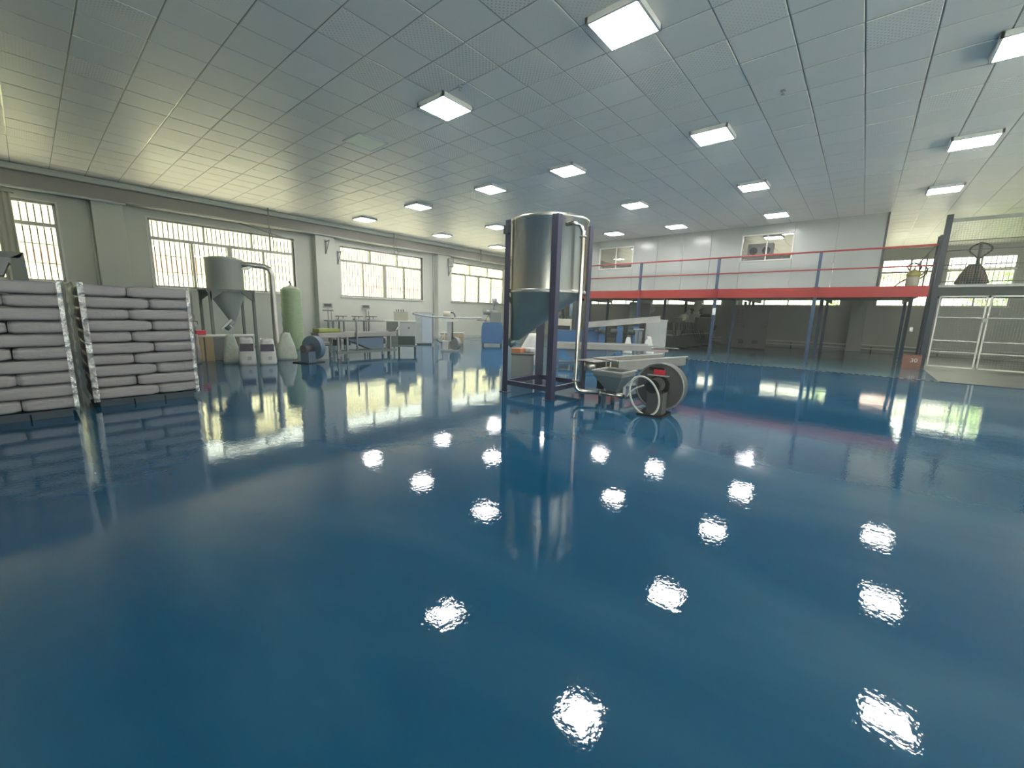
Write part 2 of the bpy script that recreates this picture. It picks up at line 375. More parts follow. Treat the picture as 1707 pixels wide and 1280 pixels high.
# far wall with high windows
FW = [(-4.15, -2.28), (-2.15, -.28), (0.92, 5.05), (6.0, 9.9), (10.6, 14.5)]
FZ0, FZ1 = 2.05, 4.02
wf = B(); ys = YR
for a, b in FW:
    wf.span((XF, ys, 0), (XF + .25, a, ZC)); ys = b
    wf.span((XF, a, 0), (XF + .25, b, FZ0)).span((XF, a, FZ1), (XF + .25, b, ZC))
wf.span((XF, ys, 0), (XF + .25, YL + .25, ZC))
wall_far = wf.out('wall_far', wall_grey, kind='structure')
B().span((XF - .3, -.05, 0), (XF, .5, ZC), bev=.01).out('pilaster', wall_grey, wall_far)
B().span((XF - .3, 5.2, 0), (XF, 5.75, ZC), bev=.01).out('pilaster', wall_grey, wall_far)
for k, (a, b) in enumerate(FW):
    n = k + 5; w = B(); x0, x1 = XF + .05, XF + .13; t = .05
    w.span((x0, a, FZ0), (x1, b, FZ0 + .03)).span((x0, a, FZ1 - t), (x1, b, FZ1)).span((x0, a, FZ0), (x1, a + t, FZ1)).span((x0, b - t, FZ0), (x1, b, FZ1))
    root = w.out('window_%d' % n, alu, kind='structure')
    zt = FZ0 + 1.42; s = 2 if b - a < 2.5 else 4
    B().span((x0 - .01, a, zt - .04), (x1, b, zt + .04)).out('transom', alu, root)
    B().span((x0 - .01, a, FZ0 + .72), (x1, b, FZ0 + .79)).out('transom', alu, root)
    for i in range(1, s):
        y = a + (b - a) * i / s; B().span((x0, y - .03, FZ0), (x1, y + .03, FZ1)).out('mullion', alu, root)
    for i in range(s):
        y0 = a + (b - a) * i / s + .03; y1 = a + (b - a) * (i + 1) / s - .03
        B().span((XF + .09, y0, FZ0 + .03), (XF + .096, y1, zt - .04)).out('pane', glass, root)
        B().span((XF + .09, y0, zt + .04), (XF + .096, y1, FZ1 - .05)).out('pane', glass, root)
    B().span((XF - .05, a - .04, FZ0 - .05), (XF + .05, b + .04, FZ0), bev=.005).out('window_sill', cream, root)
    g = B(); kk = int((b - a) / .13)
    for i in range(1, kk):
        y = a + (b - a) * i / kk; g.span((XF + .2, y - .011, FZ0), (XF + .215, y + .011, FZ1))
    g.out('security_grille', galv, root, kind='stuff')

B().span((XB - .25, YR, 0), (XB, -5.5, ZC)).span((XB - .25, -5.5, 3.6), (XB, -2.5, ZC)).span((XB - .25, -2.5, 0), (XB, YL + .25, ZC)).out('wall_front', wall_paint, kind='structure')   # doorway added in this unseen wall to let in fill daylight
wr = B(); xs = XB
for a, b in ((-3.3, .72), (2.47, 6.4), (8.1, 12.03), (13.8, 17.7)):  # unseen window openings, added for fill light on the ceiling
    wr.span((xs, YR - .25, 0), (a, YR, ZC)); xs = b
    wr.span((a, YR - .25, 0), (b, YR, WZ0)); wr.span((a, YR - .25, WZ1), (b, YR, ZC))
wr.span((xs, YR - .25, 0), (XF, YR, ZC)); wr.out('wall_right', wall_paint, kind='structure')

# thin even scattering volume, added to stand in for lens veil
hz = bpy.data.materials.new('veil_haze'); hz.use_nodes = True; _n = hz.node_tree.nodes; _n.remove(_n['Principled BSDF'])
vs_ = _n.new('ShaderNodeVolumeScatter'); vs_.inputs['Color'].default_value = (.95, 1.0, .90, 1); vs_.inputs['Density'].default_value = HAZE; vs_.inputs['Anisotropy'].default_value = 0.55
hz.node_tree.links.new(vs_.outputs[0], _n['Material Output'].inputs['Volume'])
tag(B().span((XB - .4, YR - .4, -.24), (XF + .4, YL + .4, ZC + .3)).out('haze', hz, kind='stuff'), 'thin even haze filling the hall, standing in for lens veil', 'haze')

# ------------------------------------------------------------------ ceiling: backing, tee grid, tiles
ceiling = B().span((XB - .25, YR - .25, ZC + .05), (XF + .25, YL + .25, ZC + .2)).out('ceiling', dark_trim, kind='structure')
GX0, GY0, PITCH = 0.10, -0.20, 0.60
ix = range(int((XB - GX0) / PITCH) - 1, int((XF - GX0) / PITCH) + 1); iy = range(int((YR - GY0) / PITCH) - 1, int((YL - GY0) / PITCH) + 1)
g = B()
for i in ix: g.span((GX0 + i * PITCH - .010, YR, ZC + .009), (GX0 + i * PITCH + .010, YL, ZC + .045))
for j in iy: g.span((XB, GY0 + j * PITCH - .009, ZC + .010), (XF, GY0 + j * PITCH + .009, ZC + .045))
g.out('ceiling_grid', grid_m, ceiling, kind='stuff')
def seen(P):
    d = Vector(P) - Vector((0, 0, CAM_H)); z = d.dot(FWD)
    if z < .3: return None
    u, v = d.dot(RIGHT) / z * 678, d.dot(UP) / z * 678
    return (d.length, abs(u) < 890 and abs(v) < 680)
cells = []
for i in ix:
    for j in iy:
        cx, cy = GX0 + (i + .5) * PITCH, GY0 + (j + .5) * PITCH
        if cx < XB or cx > XF or cy < YR or cy > YL - .3: continue
        s_ = seen((cx, cy, ZC)); cells.append(((s_[0] if s_ and s_[1] else 99), cx, cy))
cells.sort()
def tile_mesh(m):
    t = .585; b = B(); b.rings([[(sx * t / 2, sy * t / 2, .012) for sx, sy in ((-1, -1), (1, -1), (1, 1), (-1, 1))], [(sx * t / 2, sy * t / 2, .003) for sx, sy in ((-1, -1), (1, -1), (1, 1), (-1, 1))],
        [(sx * (t / 2 - .006), sy * (t / 2 - .006), 0) for sx, sy in ((-1, -1), (1, -1), (1, 1), (-1, 1))]], smooth=False)
    return b.mesh('ceiling_tile', m)
tms = [tile_mesh(tile_a), tile_mesh(tile_b), tile_mesh(tile_c)]
def pick(cx, cy):
    r = random.random()
    if cx < 3 or cy < 2.2: return 2 if r < .55 else 1        # plain tiles near the entrance side
    return 0 if r < .75 else (1 if r < .94 else 2)
for d, cx, cy in cells[:300]:
    o = link('ceiling_tile', tms[pick(cx, cy)], ceiling)
    o.location = (cx, cy, ZC + random.uniform(-.002, .004)); o.rotation_euler = (random.gauss(0, .003), random.gauss(0, .003), 0)
rest = B(); t = .585
for d, cx, cy in cells[300:]:
    z = ZC + random.uniform(-.001, .002); q = [(-1, -1), (1, -1), (1, 1), (-1, 1)]
    rest.rings([[(cx + sx * t / 2, cy + sy * t / 2, z + .012) for sx, sy in q], [(cx + sx * t / 2, cy + sy * t / 2, z) for sx, sy in q]], smooth=False)
rest.out('ceiling_tile_field', tile_a, ceiling, kind='stuff')

# ceiling lamps
def lamp(x, y, label, on=True):
    r = thing('ceiling_light', label, 'ceiling light', (x, y, ZC), group='square ceiling lights')
    f = B(); a = .30; z0, z1 = -.066, -.004
    for sx, sy, dx, dy in ((1, 0, .028, .6), (-1, 0, .028, .6), (0, 1, .6, .028), (0, -1, .6, .028)):
        f.box((sx * (a - .014), sy * (a - .014), (z0 + z1) / 2), (dx, dy, z1 - z0))
    f.box((0, 0, -.01), (.56, .56, .01)); f.out('frame', frame_lamp, r)
    if not on: r.location.z += .052          # the unlit one sits nearly flush
    B().box((0, 0, z0 + .006), (.545, .545, .008)).out('diffuser', lamp_on if on else lamp_off, r)
LX = [4.51, 7.95, 11.40, 14.75]; LY = [2.38, 5.31, 7.62, 10.60, 13.65]
for i, x in enumerate(LX):
    for j, y in enumerate(LY):
        if i == 0 and j > 2: continue
        if i == 0 and j == 2: lamp(x, y, 'unlit pale green square ceiling light', False)
        else: lamp(x, y, 'lit square ceiling light, %s from the rail side in the %s row back' % (ORD[j], ORD[i]))
for k, x in enumerate((7.45, 10.78, 14.09)):
    lamp(x, -1.02, 'lit square ceiling light towards the mesh lift, %s of three' % ('nearest', 'middle', 'farthest')[k])
for k, (x, y) in enumerate(((18.6, 3.0), (18.6, 8.3))):  # lamps added to brighten the office interior
    lamp(x, y, 'added square ceiling light brightening the upper office, behind its %s window' % ('wider right-hand', 'left-hand')[k])
for k, (x, y) in enumerate(((7.1, 1.26), (4.3, 4.75))):
    s = thing('sprinkler_head', 'small %s sprinkler head poking through the ceiling tiles' % ('chrome', 'dark')[k], 'sprinkler', (x, y, ZC))
    B().cyl((0, 0, 0), (0, 0, -.012), .035).out('plate', steel_dull, s)
    B().cyl((0, 0, -.012), (0, 0, -.05), .010).cyl((0, 0, -.05), (0, 0, -.056), .024).out('nozzle', steel_dull, s)

# ------------------------------------------------------------------ upper office partition (panels) with two windows
XP, YP0, YP1, ZD = 16.30, -0.15, 12.0, 2.33
PW = [(2.05, 3.56), (7.50, 9.05)]; PZ0, PZ1 = 3.26, 4.14
edges = [-.15, .95, 2.05, 3.56, 4.55, 5.53, 6.52, 7.50, 9.05, 10.05, 11.0, 12.0]
wall_back = B().span((XP + .075, YP0, ZD), (XP + .08, YP0 + .05, ZC)).span((XP + .01, YP0 - .012, ZD), (XF, YP0 + .02, ZC)).span((XP, YP1, ZD), (XF, YP1 + .08, ZC)).out('wall_back', panel_white, kind='structure')
for a, b in zip(edges, edges[1:]):
    q = [(ZD, PZ0), (PZ1, ZC)] if (a, b) in PW else [(ZD, ZC)]
    for z0, z1 in q: B().span((XP, a + .003, z0), (XP + .08, b - .003, z1), bev=.004).out('wall_panel', panel_white, wall_back)
B().span((XP - .02, YP0 - .03, ZD), (XP + .02, YP0 + .02, ZC)).out('corner_trim', dark_trim, wall_back)
for k, (a, b) in enumerate(PW):
    w = B(); t = .04
    w.span((XP - .02, a, PZ0), (XP + .09, b, PZ0 + t)).span((XP - .02, a, PZ1 - t), (XP + .09, b, PZ1)).span((XP - .02, a, PZ0), (XP + .09, a + t, PZ1)).span((XP - .02, b - t, PZ0), (XP + .09, b, PZ1))
    root = w.out('window_%d' % (10 + k), alu_white, kind='structure')
    m_ = (a + b) / 2
    B().span((XP + .02, m_ - .02, PZ0), (XP + .06, m_ + .02, PZ1)).out('mullion', alu_white, root)
    for y0, y1 in ((a + t, m_ - .02), (m_ + .02, b - t)): B().span((XP + .03, y0, PZ0 + t), (XP + .036, y1, PZ1 - t)).out('pane', glass_in, root)
fan = thing('twin_fan_unit', 'white two-fan unit seen through the railing-side office window', 'fan unit', (17.6, 3.2, 3.58))
B().box((0, 0, .22), (.3, .8, .44), bev=.01).out('case', white_enamel, fan)
for y in (-.2, .2): B().cyl((-.16, y, .18), (-.15, y, .18), .13, n=18).out('fan_grille', black, fan)
B().span((17.2, 2.5, ZD + .01), (17.9, 4.1, 3.57), bev=.01).out('office_shelf', grey_mid)
tag(bpy.data.objects['office_shelf'], 'grey cupboard under the two-fan unit behind the office window', 'cupboard')

# ------------------------------------------------------------------ mezzanine
XM, YM0, YM1 = 15.85, -1.22, 12.6
mz = thing('mezzanine', 'steel mezzanine floor with red beams and blue posts', 'mezzanine', (0, 0, 0))
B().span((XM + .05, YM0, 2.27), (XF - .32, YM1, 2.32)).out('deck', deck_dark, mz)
fb = B(); fb.span((XM, YM0, 2.20), (XM + .05, YM1, 2.33)).span((XM + .012, YM0, 2.16), (XM + .04, YM1, 2.21)).span((XM, YM0, 2.03), (XM + .05, YM1, 2.165)); fb.out('front_beam', mezz_red, mz)
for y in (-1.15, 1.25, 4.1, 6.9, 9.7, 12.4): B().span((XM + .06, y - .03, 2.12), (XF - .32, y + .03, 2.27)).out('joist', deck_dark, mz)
POSTS_Y = [1.25, 4.10, 6.92, 9.75, 12.4]
def cpost(x, y, z0, z1, w=.09, d=.10):
    pr = [(-w / 2, -d / 2), (w / 2, -d / 2), (w / 2, d / 2), (w * .25, d / 2), (w * .25, d / 2 - .012), (w / 2 - .012, d / 2 - .012), (w / 2 - .012, -d / 2 + .012), (-w / 2 + .012, -d / 2 + .012), (-w / 2 + .012, d / 2 - .012), (-w * .25, d / 2 - .012), (-w * .25, d / 2), (-w / 2, d / 2)]
    b = B(); b.rings([[(x + v, y + u, z0) for u, v in pr], [(x + v, y + u, z1) for u, v in pr]], smooth=False)
    b.box((x, y, z0 + .006), (.16, .16, .012)); return b
for y in POSTS_Y:
    cpost(XM - .02, y, 0, 2.03).out('post', mezz_blue, mz)
    cpost(XM - .055, y, 2.03, 2.33, .07, .06).out('beam_bracket', mezz_red, mz)
    cpost(XM - .02, y, 2.33, 3.38, .075, .09).out('rail_post', mezz_blue, mz)
    for x in (18.7, 21.6): cpost(x, y, 0, 2.12).out('post', mezz_blue, mz)
for y in (-1.1,):
    for x in (19.2, 21.6): cpost(x, y, 0, 2.12).out('post', mezz_blue, mz)
for z, r in ((3.38, .026), (2.85, .021)):
    B().cyl((XM - .05, YM0, z), (XM - .05, YM1, z), r, n=10).out('rail', mezz_red, mz)
    B().cyl((XM - .05, YM0 + .02, z), (XF - .5, YM0 + .02, z), r * .7, n=8).out('side_rail', grey_mid, mz)
for y in (2.0, 5.4, 8.6): B().cyl((XM - .05, y - .05, 3.38), (XM - .05, y + .05, 3.38), .034, n=10).out('rail_clamp', mezz_red, mz)
for x in (17.6, 19.6, 21.8): B().cyl((x, YM0 + .02, 2.32), (x, YM0 + .02, 3.4), .018, n=8).out('side_post', grey_mid, mz)
B().box((XM - .085, 4.08, 1.55), (.012, .11, .24)).out('notice_plate', white_enamel, mz, label='white notice plate fixed to the post')
B().box((XM - .05, -1.02, 1.15), (.012, .07, .12)).out('notice_plate', white_enamel, mz)

# ------------------------------------------------------------------ goods lift with mesh cage
lift = thing('goods_lift', 'tall mesh-caged goods lift with dark blue corner mast beside the mezzanine', 'goods lift', (17.2, -1.5, 0))
# local: +x deeper, -y to the right
for nm, x, y, z1, w in (('mast', 0.02, .03, 4.36, .13), ('mast', .9, .03, 3.95, .12), ('mast', .02, -3.2, 4.2, .16), ('mast', 1.5, -2.9, 4.2, .13), ('mast', 1.5, .03, 4.0, .10)):
    cpost(x, y, 0, z1, w, w).out(nm, mat('mast_%d' % random.randint(0, 99999), (.022, .035, .06), .45), lift)
B().prism([(.15, 2.45), (.15, 3.9), (.02, 4.22), (-.02, 4.22), (-.02, 2.45)], .02, .05, axis='y').out('side_plate', grey_green, lift)
B().span((-.03, -3.3, 4.15), (.05, .02, 4.24)).out('top_beam', galv, lift)
B().span((-.05, -3.3, 2.36), (0.0, 0, 2.43)).out('platform_edge', grey_light, lift)
B().span((0.0, -3.25, 2.12), (1.6, 0, 2.40)).out('platform', dark_green, lift)
def wire(y0, y1, z0, z1, x=0.0, p=.055, r=.0022):
    b = B(); n = int(abs(y1 - y0) / p); k = int((z1 - z0) / p)
    for i in range(n + 1): y = y0 + (y1 - y0) * i / n; b.span((x - r, y - r, z0), (x + r, y + r, z1))
    for i in range(k + 1): z = z0 + (z1 - z0) * i / k; b.span((x - r, min(y0, y1), z - r), (x + r, max(y0, y1), z + r))
    return b
wire(-.08, -3.2, 2.45, 4.15).out('upper_mesh', galv, lift, kind='stuff')
for z in (2.62, 3.0, 3.12, 3.55, 3.83): B().cyl((1.5, -3.0, z), (1.5, 0, z), .014, n=6).out('back_rail', grey_green, lift)
for y0, y1 in ((-.07, -1.02), (-1.06, -3.1)):
    gt = B(); t = .035
    gt.span((-.06, y1, .08), (-.02, y1 + t, 2.12)).span((-.06, y0 - t, .08), (-.02, y0, 2.12)).span((-.06, y1, 2.08), (-.02, y0, 2.12)).span((-.06, y1, .08), (-.02, y0, .12)).span((-.055, y1, .52), (-.025, y0, .545)).span((-.055, y1, .84), (-.025, y0, .865)).span((-.055, y1, 1.5), (-.025, y0, 1.525))
    gate = gt.out('gate', alu_white, lift, label='pale tube-framed mesh gate leaf')
    wire(y0, y1, .1, 2.1, x=-.04).out('gate_mesh', galv, gate, kind='stuff')
B().box((-.09, -1.03, 1.45), (.05, .08, .12)).out('latch', galv, lift)
B().prism([(-.12, 0), (-.02, 0), (-.02, .12)], -.02, .03, axis='y').out('foot_gusset', dark_trim, lift)

pj = thing('pallet_truck', 'dark hand pallet truck with looped handle on the lift platform', 'pallet truck', (17.75, -2.38, 2.43), 0)
B().tube([(0, .10, .16), (0, .13, .76)], .035).out('handle_shaft', black, pj)
B().tube([(0, .13, .74), (0, -.06, .93), (0, -.09, 1.03), (0, .0, 1.13), (0, .13, 1.17), (0, .26, 1.12), (0, .34, 1.02), (0, .31, .93), (0, .13, .74)], .022, sub=4).out('handle_loop', black, pj)
B().tube([(0, .13, .76), (0, .14, 1.20)], .04).out('handle_grip', grey_dark, pj)
B().box((.5, .13, .06), (.9, .52, .06)).box((.02, .13, .11), (.16, .3, .14), bev=.02).out('forks', black, pj)
for y in (.03, .23): B().cyl((-.02, y - .03, .06), (-.02, y + .03, .06), .06).out('wheel', black, pj)
heap = B(); heap.rings([[(.40 * r * math.cos(2 * PI * i / 14), .37 * r * math.sin(2 * PI * i / 14), z) for i in range(14)] for r, z in ((1.0, 0), (.94, .06), (.66, .34), (.40, .53), (.16, .57))])
heap = heap.out('sacking_heap', brown_dark); heap.location = (18.32, -2.27, 2.525); tag(heap, 'dark brown cone-shaped sacking heap on the pallet truck', 'sack')

vac = thing('yellow_machine', 'small yellow-topped machine with hoses standing on the mezzanine end', 'vacuum cleaner', (17.4, -.95, 2.33))
B().lathe([(.13, .05), (.15, .12), (.15, .34), (.12, .38)], n=18).out('drum', cream, vac)
B().lathe([(.16, .38), (.16, .46), (.10, .54), (.05, .57)], n=18).out('motor_head', yellow_pl, vac)
B().tube([(0, .1, .55), (0, .16, .68), (0, .02, .76), (0, -.14, .66), (0, -.1, .52)], .018, sub=4).out('handle', black, vac)
B().tube([(0, .14, .3), (0, .28, .2), (0, .36, .08), (0, .24, .04), (0, .16, .1)], .018, sub=4).out('hose', black, vac)
B().tube([(0, -.14, .3), (0, -.24, .4), (0, -.28, .55), (0, -.2, .7)], .015, sub=4).out('hose', black, vac)
B().cyl((.1, .1, 0), (.1, .1, .05), .03).cyl((-.1, .1, 0), (-.1, .1, .05), .03).cyl((0, -.12, 0), (0, -.12, .05), .03).out('caster', black, vac)

cb = thing('carton', 'reddish brown carton marked 30 at the foot of the lift mast', 'box', (16.75, -1.22, 0), -.05)
B().box((0, 0, .2), (.36, .40, .40), bev=.005).out('box_body', card, cb)
f1 = B(); f1.box((0, .11, .405), (.37, .18, .006), rx=.12).box((0, -.11, .407), (.37, .18, .006), rx=-.15); f1.out('flap', card, cb)
def text(body, size, loc, rot, m, parent, name='lettering'):
    cu = bpy.data.curves.new(name, 'FONT'); cu.body = body; cu.size = size; cu.align_x = 'CENTER'; cu.align_y = 'CENTER'; cu.extrude = .001
    t_ = bpy.data.objects.new(name, cu); C.objects.link(t_)
    me = bpy.data.meshes.new_from_object(t_.evaluated_get(bpy.context.evaluated_depsgraph_get())); bpy.data.objects.remove(t_)
    o = bpy.data.objects.new(name, me); C.objects.link(o); o.location = loc; o.rotation_euler = rot; me.materials.clear(); me.materials.append(m); o.parent = parent
    return o
text('30', .16, (-.183, -.04, .25), (PI / 2, 0, -PI / 2), white_enamel, cb)

# far wall pipes, drain grate
for k, z in enumerate((.14, .29)):
    tag(B().cyl((XF - .12, -7, z), (XF - .12, 14, z), .035, n=8).out('wall_pipe', pipe_white), ('lower' if k == 0 else 'upper') + ' white pipe running low along the far wall', 'pipe', 'low pipes on the far wall')
for k, y in enumerate((-2.5, -.4, 2.6, 6.2)):
    tag(B().box((XF - .08, y, .11), (.10, .05, .22)).out('pipe_support', black), 'black pipe bracket at floor level on far wall, %s from the lift' % ORD[k], 'bracket', 'pipe brackets')
gr = thing('drain_grate', 'long narrow slotted floor drain grate across the blue floor', 'drain grate', (DRAIN + .06, 0, 0))
b = B(); y = -1.5
b.span((-.06, -1.5, -.03), (-.048, 9.0, .004)).span((.048, -1.5, -.03), (.06, 9.0, .004)); b.out('grate_frame', black, gr)
b = B()
while y < 9.0: b.span((-.05, y, -.025), (.05, y + .075, .002)); y += .15
b.out('grate_bars', steel_dull, gr, kind='stuff')
tag(B().span((DRAIN + .0, -7.9, 0), (DRAIN + .06, -1.5, .012)).out('floor_edge_strip', dark_trim), 'thin dark edge strip between blue floor and bare concrete', 'floor strip')

# ------------------------------------------------------------------ outdoors
B().span((-25, -25, -.5), (60, 50, -.3)).out('ground', asphalt, kind='structure')
nb = thing('neighbour_building', 'cream building with a pink band outside the left windows', 'building', (4, 23, -.3))
B().span((-18, 0, 0), (24, 4, 5.2)).out('wall', facade_cream, nb)
B().span((-18, -.06, 3.0), (2, .0, 3.55)).out('tile_band', facade_pink, nb)
B().span((9, -.06, 2.6), (16, .0, 3.0)).out('tile_band', facade_pink, nb)
B().span((-18.3, -.4, 5.2), (24.3, 4.3, 5.45)).out('roof_slab', facade_cream, nb)
n2 = thing('far_building', 'pink and cream building outside the far windows', 'building', (33, 2, -.3))
B().span((0, -8, 0), (4, 18, 4.4)).out('wall', facade_pale, n2); B().span((-.06, -4, 3.3), (0, -2.2, 4.2)).out('tile_band', facade_rose, n2)
B().span((-.4, -8.3, 4.4), (4.3, 18.3, 4.6)).out('roof_slab', facade_cream, n2)
def shrub(x, y, r, h, label):
    t_ = thing('shrub', label, 'shrub', (x, y, -.3), group='shrubs outside the windows')
    st = B()
    for k in range(6):
        a = k * 1.05; st.tube([(0, 0, 0), (.1 * math.cos(a), .1 * math.sin(a), h * .3), (r * .6 * math.cos(a), r * .6 * math.sin(a), h * .85)], .025, n=5, sub=3)
    st.out('stem', bark, t_)
    lf = B()
    for k in range(1500):
        v = Vector((random.gauss(0, .5), random.gauss(0, .5), random.gauss(0, .5)))
        if v.length > 1: v.normalize()
        p = Vector((v.x * r, v.y * r, h * .55 + v.z * h * .5)); a = Vector((random.uniform(-1, 1), random.uniform(-1, 1), random.uniform(-1, 1))).normalized(); c = a.orthogonal().normalized() * .05; a *= .11
        f = lf.bm.faces.new([lf.bm.verts.new(q) for q in (p - a, p + c, p + a, p - c)])
    lf.out('foliage', foliage_m, t_, kind='stuff')
shrub(-1.2, 19.5, 1.3, 4.2, 'leafy green shrub outside the window behind the wrapped sacks')
shrub(28.5, -4.6, 1.2, 4.0, 'leafy green shrub outside the far window behind the lift')
shrub(28.0, 1.5, 1.2, 3.0, 'leafy green shrub outside the far wall beside the pink band')

# ------------------------------------------------------------------ big hopper tank (foreground centre)
tank = thing('hopper_tank', 'large stainless hopper tank on an indigo steel frame in the middle', 'hopper tank', (5.53, 3.98, 0))
H_ = .5
for sx, sy, zt in ((-1, -1, 2.72), (-1, 1, 2.74), (1, -1, 2.70), (1, 1, 2.70)):
    x, y = sx * H_, sy * H_; w, t = .105, .009
    p = B(); p.prism([(x - sx * 0, y), (x - sx * w, y), (x - sx * w, y - sy * t), (x - sx * t, y - sy * t), (x - sx * t, y - sy * w), (x, y - sy * w)], 0.0, zt, axis='z')
    # stiffening second flange closes the section
    p.prism([(x - sx * w, y - sy * t), (x - sx * (w - t), y - sy * t), (x - sx * t, y - sy * (w - t)), (x - sx * t, y - sy * w)], 0.012, zt - .002, axis='z')
    ps = p.out('post', blue_purple, tank)
    B().box((x - sx * .04, y - sy * .04, .005), (.15, .15, .01)).out('foot_plate', blue_purple, ps)
for a, b in (((-H_, -H_), (H_, -H_)), ((-H_, H_), (H_, H_)), ((-H_, -H_), (-H_, H_)), ((H_, -H_), (H_, H_))):
    dx, dy = b[0] - a[0], b[1] - a[1]; cx, cy = (a[0] + b[0]) / 2, (a[1] + b[1]) / 2; cx *= .93; cy *= .93
    B().box((cx, cy, .165), (abs(dx) - .15 if dx else .05, abs(dy) - .15 if dy else .05, .075)).out('base_rail', blue_purple, tank)
B().lathe([(.595, 1.64), (.60, 1.66), (.60, 2.70), (.615, 2.71), (.615, 2.745), (.60, 2.75)], n=64, cap0=False, cap1=False).out('shell', steel, tank)
B().lathe([(.612, 1.625), (.616, 1.635), (.616, 1.665), (.605, 1.675)], n=64, cap0=False, cap1=False).out('weld_band', steel_dull, tank)
B().lathe([(.6, 2.745), (.45, 2.79), (.2, 2.82), (.01, 2.825)], n=48, cap0=False).out('lid', steel, tank)
ax, ay = -.30, .42     # outlet is off centre
b = B(); n = 48; rg = []
for k in range(9):
    f = k / 8; r = .60 * (1 - f) + .075 * f; z = 1.64 * (1 - f) + .86 * f
    rg.append([(ax * f + r * math.cos(2 * PI * i / n), ay * f + r * math.sin(2 * PI * i / n), z) for i in range(n)])
b.rings(rg, cap0=False, cap1=False); cone = b.out('cone', cone_metal, tank)
B().cyl((ax, ay, .87), (ax - .06, ay + .085, .79), .078).out('outlet', cone_metal, tank)
B().box((ax - .05, ay + .06, .80), (.2, .03, .06), rz=-.9, rx=.4).out('slide_gate', steel_pipe, tank)
B().tube([(-.47, .47, 1.62), (-.32, .30, 1.2)], .022, n=8).out('brace', grey_dark, tank)
B().box((-.56, .42, 2.58), (.05, .1, .12)).out('bracket', dark_trim, tank)
for sx, sy in ((-1, -1), (-1, 1), (1, -1), (1, 1)): B().box((sx * .44, sy * .44, 1.66), (.10, .10, .05)).out('lug', blue_purple, tank)
px, py = -.14, -.70
pp = B(); pp.tube([(-.30, -.50, 2.60), (-.27, -.60, 2.615), (-.21, -.68, 2.59), (px, py, 2.50), (px, py, 2.42), (px, py, .27), (px + .005, py - .015, .19), (px + .03, py - .06, .145), (px + .06, py - .14, .135), (.05, -1.05, .135), (.06, -1.42, .135)], .034, n=14)
pp.out('conveying_pipe', steel_pipe, tank)
for z in (2.43, .30): B().cyl((px, py, z - .012), (px, py, z + .012), .052).out('pipe_flange', steel_dull, tank)
B().cyl((.045, -1.02, .135), (.05, -1.06, .135), .052).out('pipe_flange', steel_dull, tank)

# blower with receiving hopper beside the tank
hop = thing('feed_hopper', 'open grey square feed hopper low in front of the screen', 'hopper', (5.60, 2.74, 0))
b = B(); b.frustum((0, 0, .50), (.46, .46), (0, 0, .43), (.46, .46), cap0=False, cap1=False); b.frustum((0, 0, .43), (.46, .46), (0, 0, .17), (.12, .12), cap0=False, cap1=False); b.out('bin', galv, hop)
b = B()
for sx, sy, dx, dy in ((1, 0, .025, .5), (-1, 0, .025, .5), (0, 1, .5, .025), (0, -1, .5, .025)): b.box((sx * .235, sy * .235, .5), (dx, dy, .02))
b.out('rim', grey_light, hop)
B().box((0, 0, .17), (.16, .16, .05)).cyl((0, 0, 0), (0, 0, .1), .03).out('neck', grey_dark, hop)
blw = thing('blower', 'round dark grey snail blower with red label and white cable loop', 'blower', (5.52, 2.02, 0), .06)
b = B(); prof = []
for i in range(40):
    a = 2 * PI * i / 40; r = .315 + .03 * (i / 40); prof.append((r * math.cos(a), .36 + r * math.sin(a)))
b.prism(prof, 0.0, .17, axis='x'); b.out('housing', grey_dark, blw)
b = B(); b.tube([(-.005, .32 * math.cos(2 * PI * i / 32), .36 + .32 * math.sin(2 * PI * i / 32)) for i in range(32)], .012, n=6, closed=True); b.out('rim_ring', galv, blw)
B().frustum((.085, .22, .22), (.17, .20), (.085, .42, .135), (.10, .10)).out('outlet_duct', grey_dark, blw)
B().cyl((0, 0, .38), (-.05, 0, .38), .14, n=20).cyl((-.05, 0, .40), (-.26, 0, .40), .085, n=18).cyl((-.26, 0, .40), (-.30, 0, .40), .092, n=18).out('motor', black, blw)
b = B()
for k in range(7): b.cyl((-.08 - .025 * k, 0, .40), (-.088 - .025 * k, 0, .40), .098, n=18)
b.out('cooling_fins', grey_dark, blw, kind='stuff')
B().box((-.17, -.03, .17), (.20, .21, .29), bev=.006).out('motor_stand', grey_dark, blw)
B().box((-.15, 0, .012), (.40, .34, .024)).out('base_plate', black, blw)
B().box((-.012, .05, .60), (.02, .2, .05)).out('name_plate', black, blw)
B().box((-.022, .01, .56), (.008, .15, .07)).out('warning_label', red_paint, blw, label='red warning label')
B().box((-.03, .02, .515), (.06, .28, .012)).out('terminal_shelf', grey_light, blw)
cabl = B(); cabl.tube([(-.30, .10 + .20 * math.cos(a) + .03 * math.sin(a), .26 + .255 * math.sin(a) + .03 * math.cos(a)) for a in [2 * PI * i / 14 for i in range(14)]], .014, n=7, closed=True, sub=3)
cabl.tube([(-.28, .12, .40), (-.30, .25, .33), (-.31, .33, .22)], .010, n=6, sub=3); cabl.out('cable', white_cable, blw, label='coiled white cable')

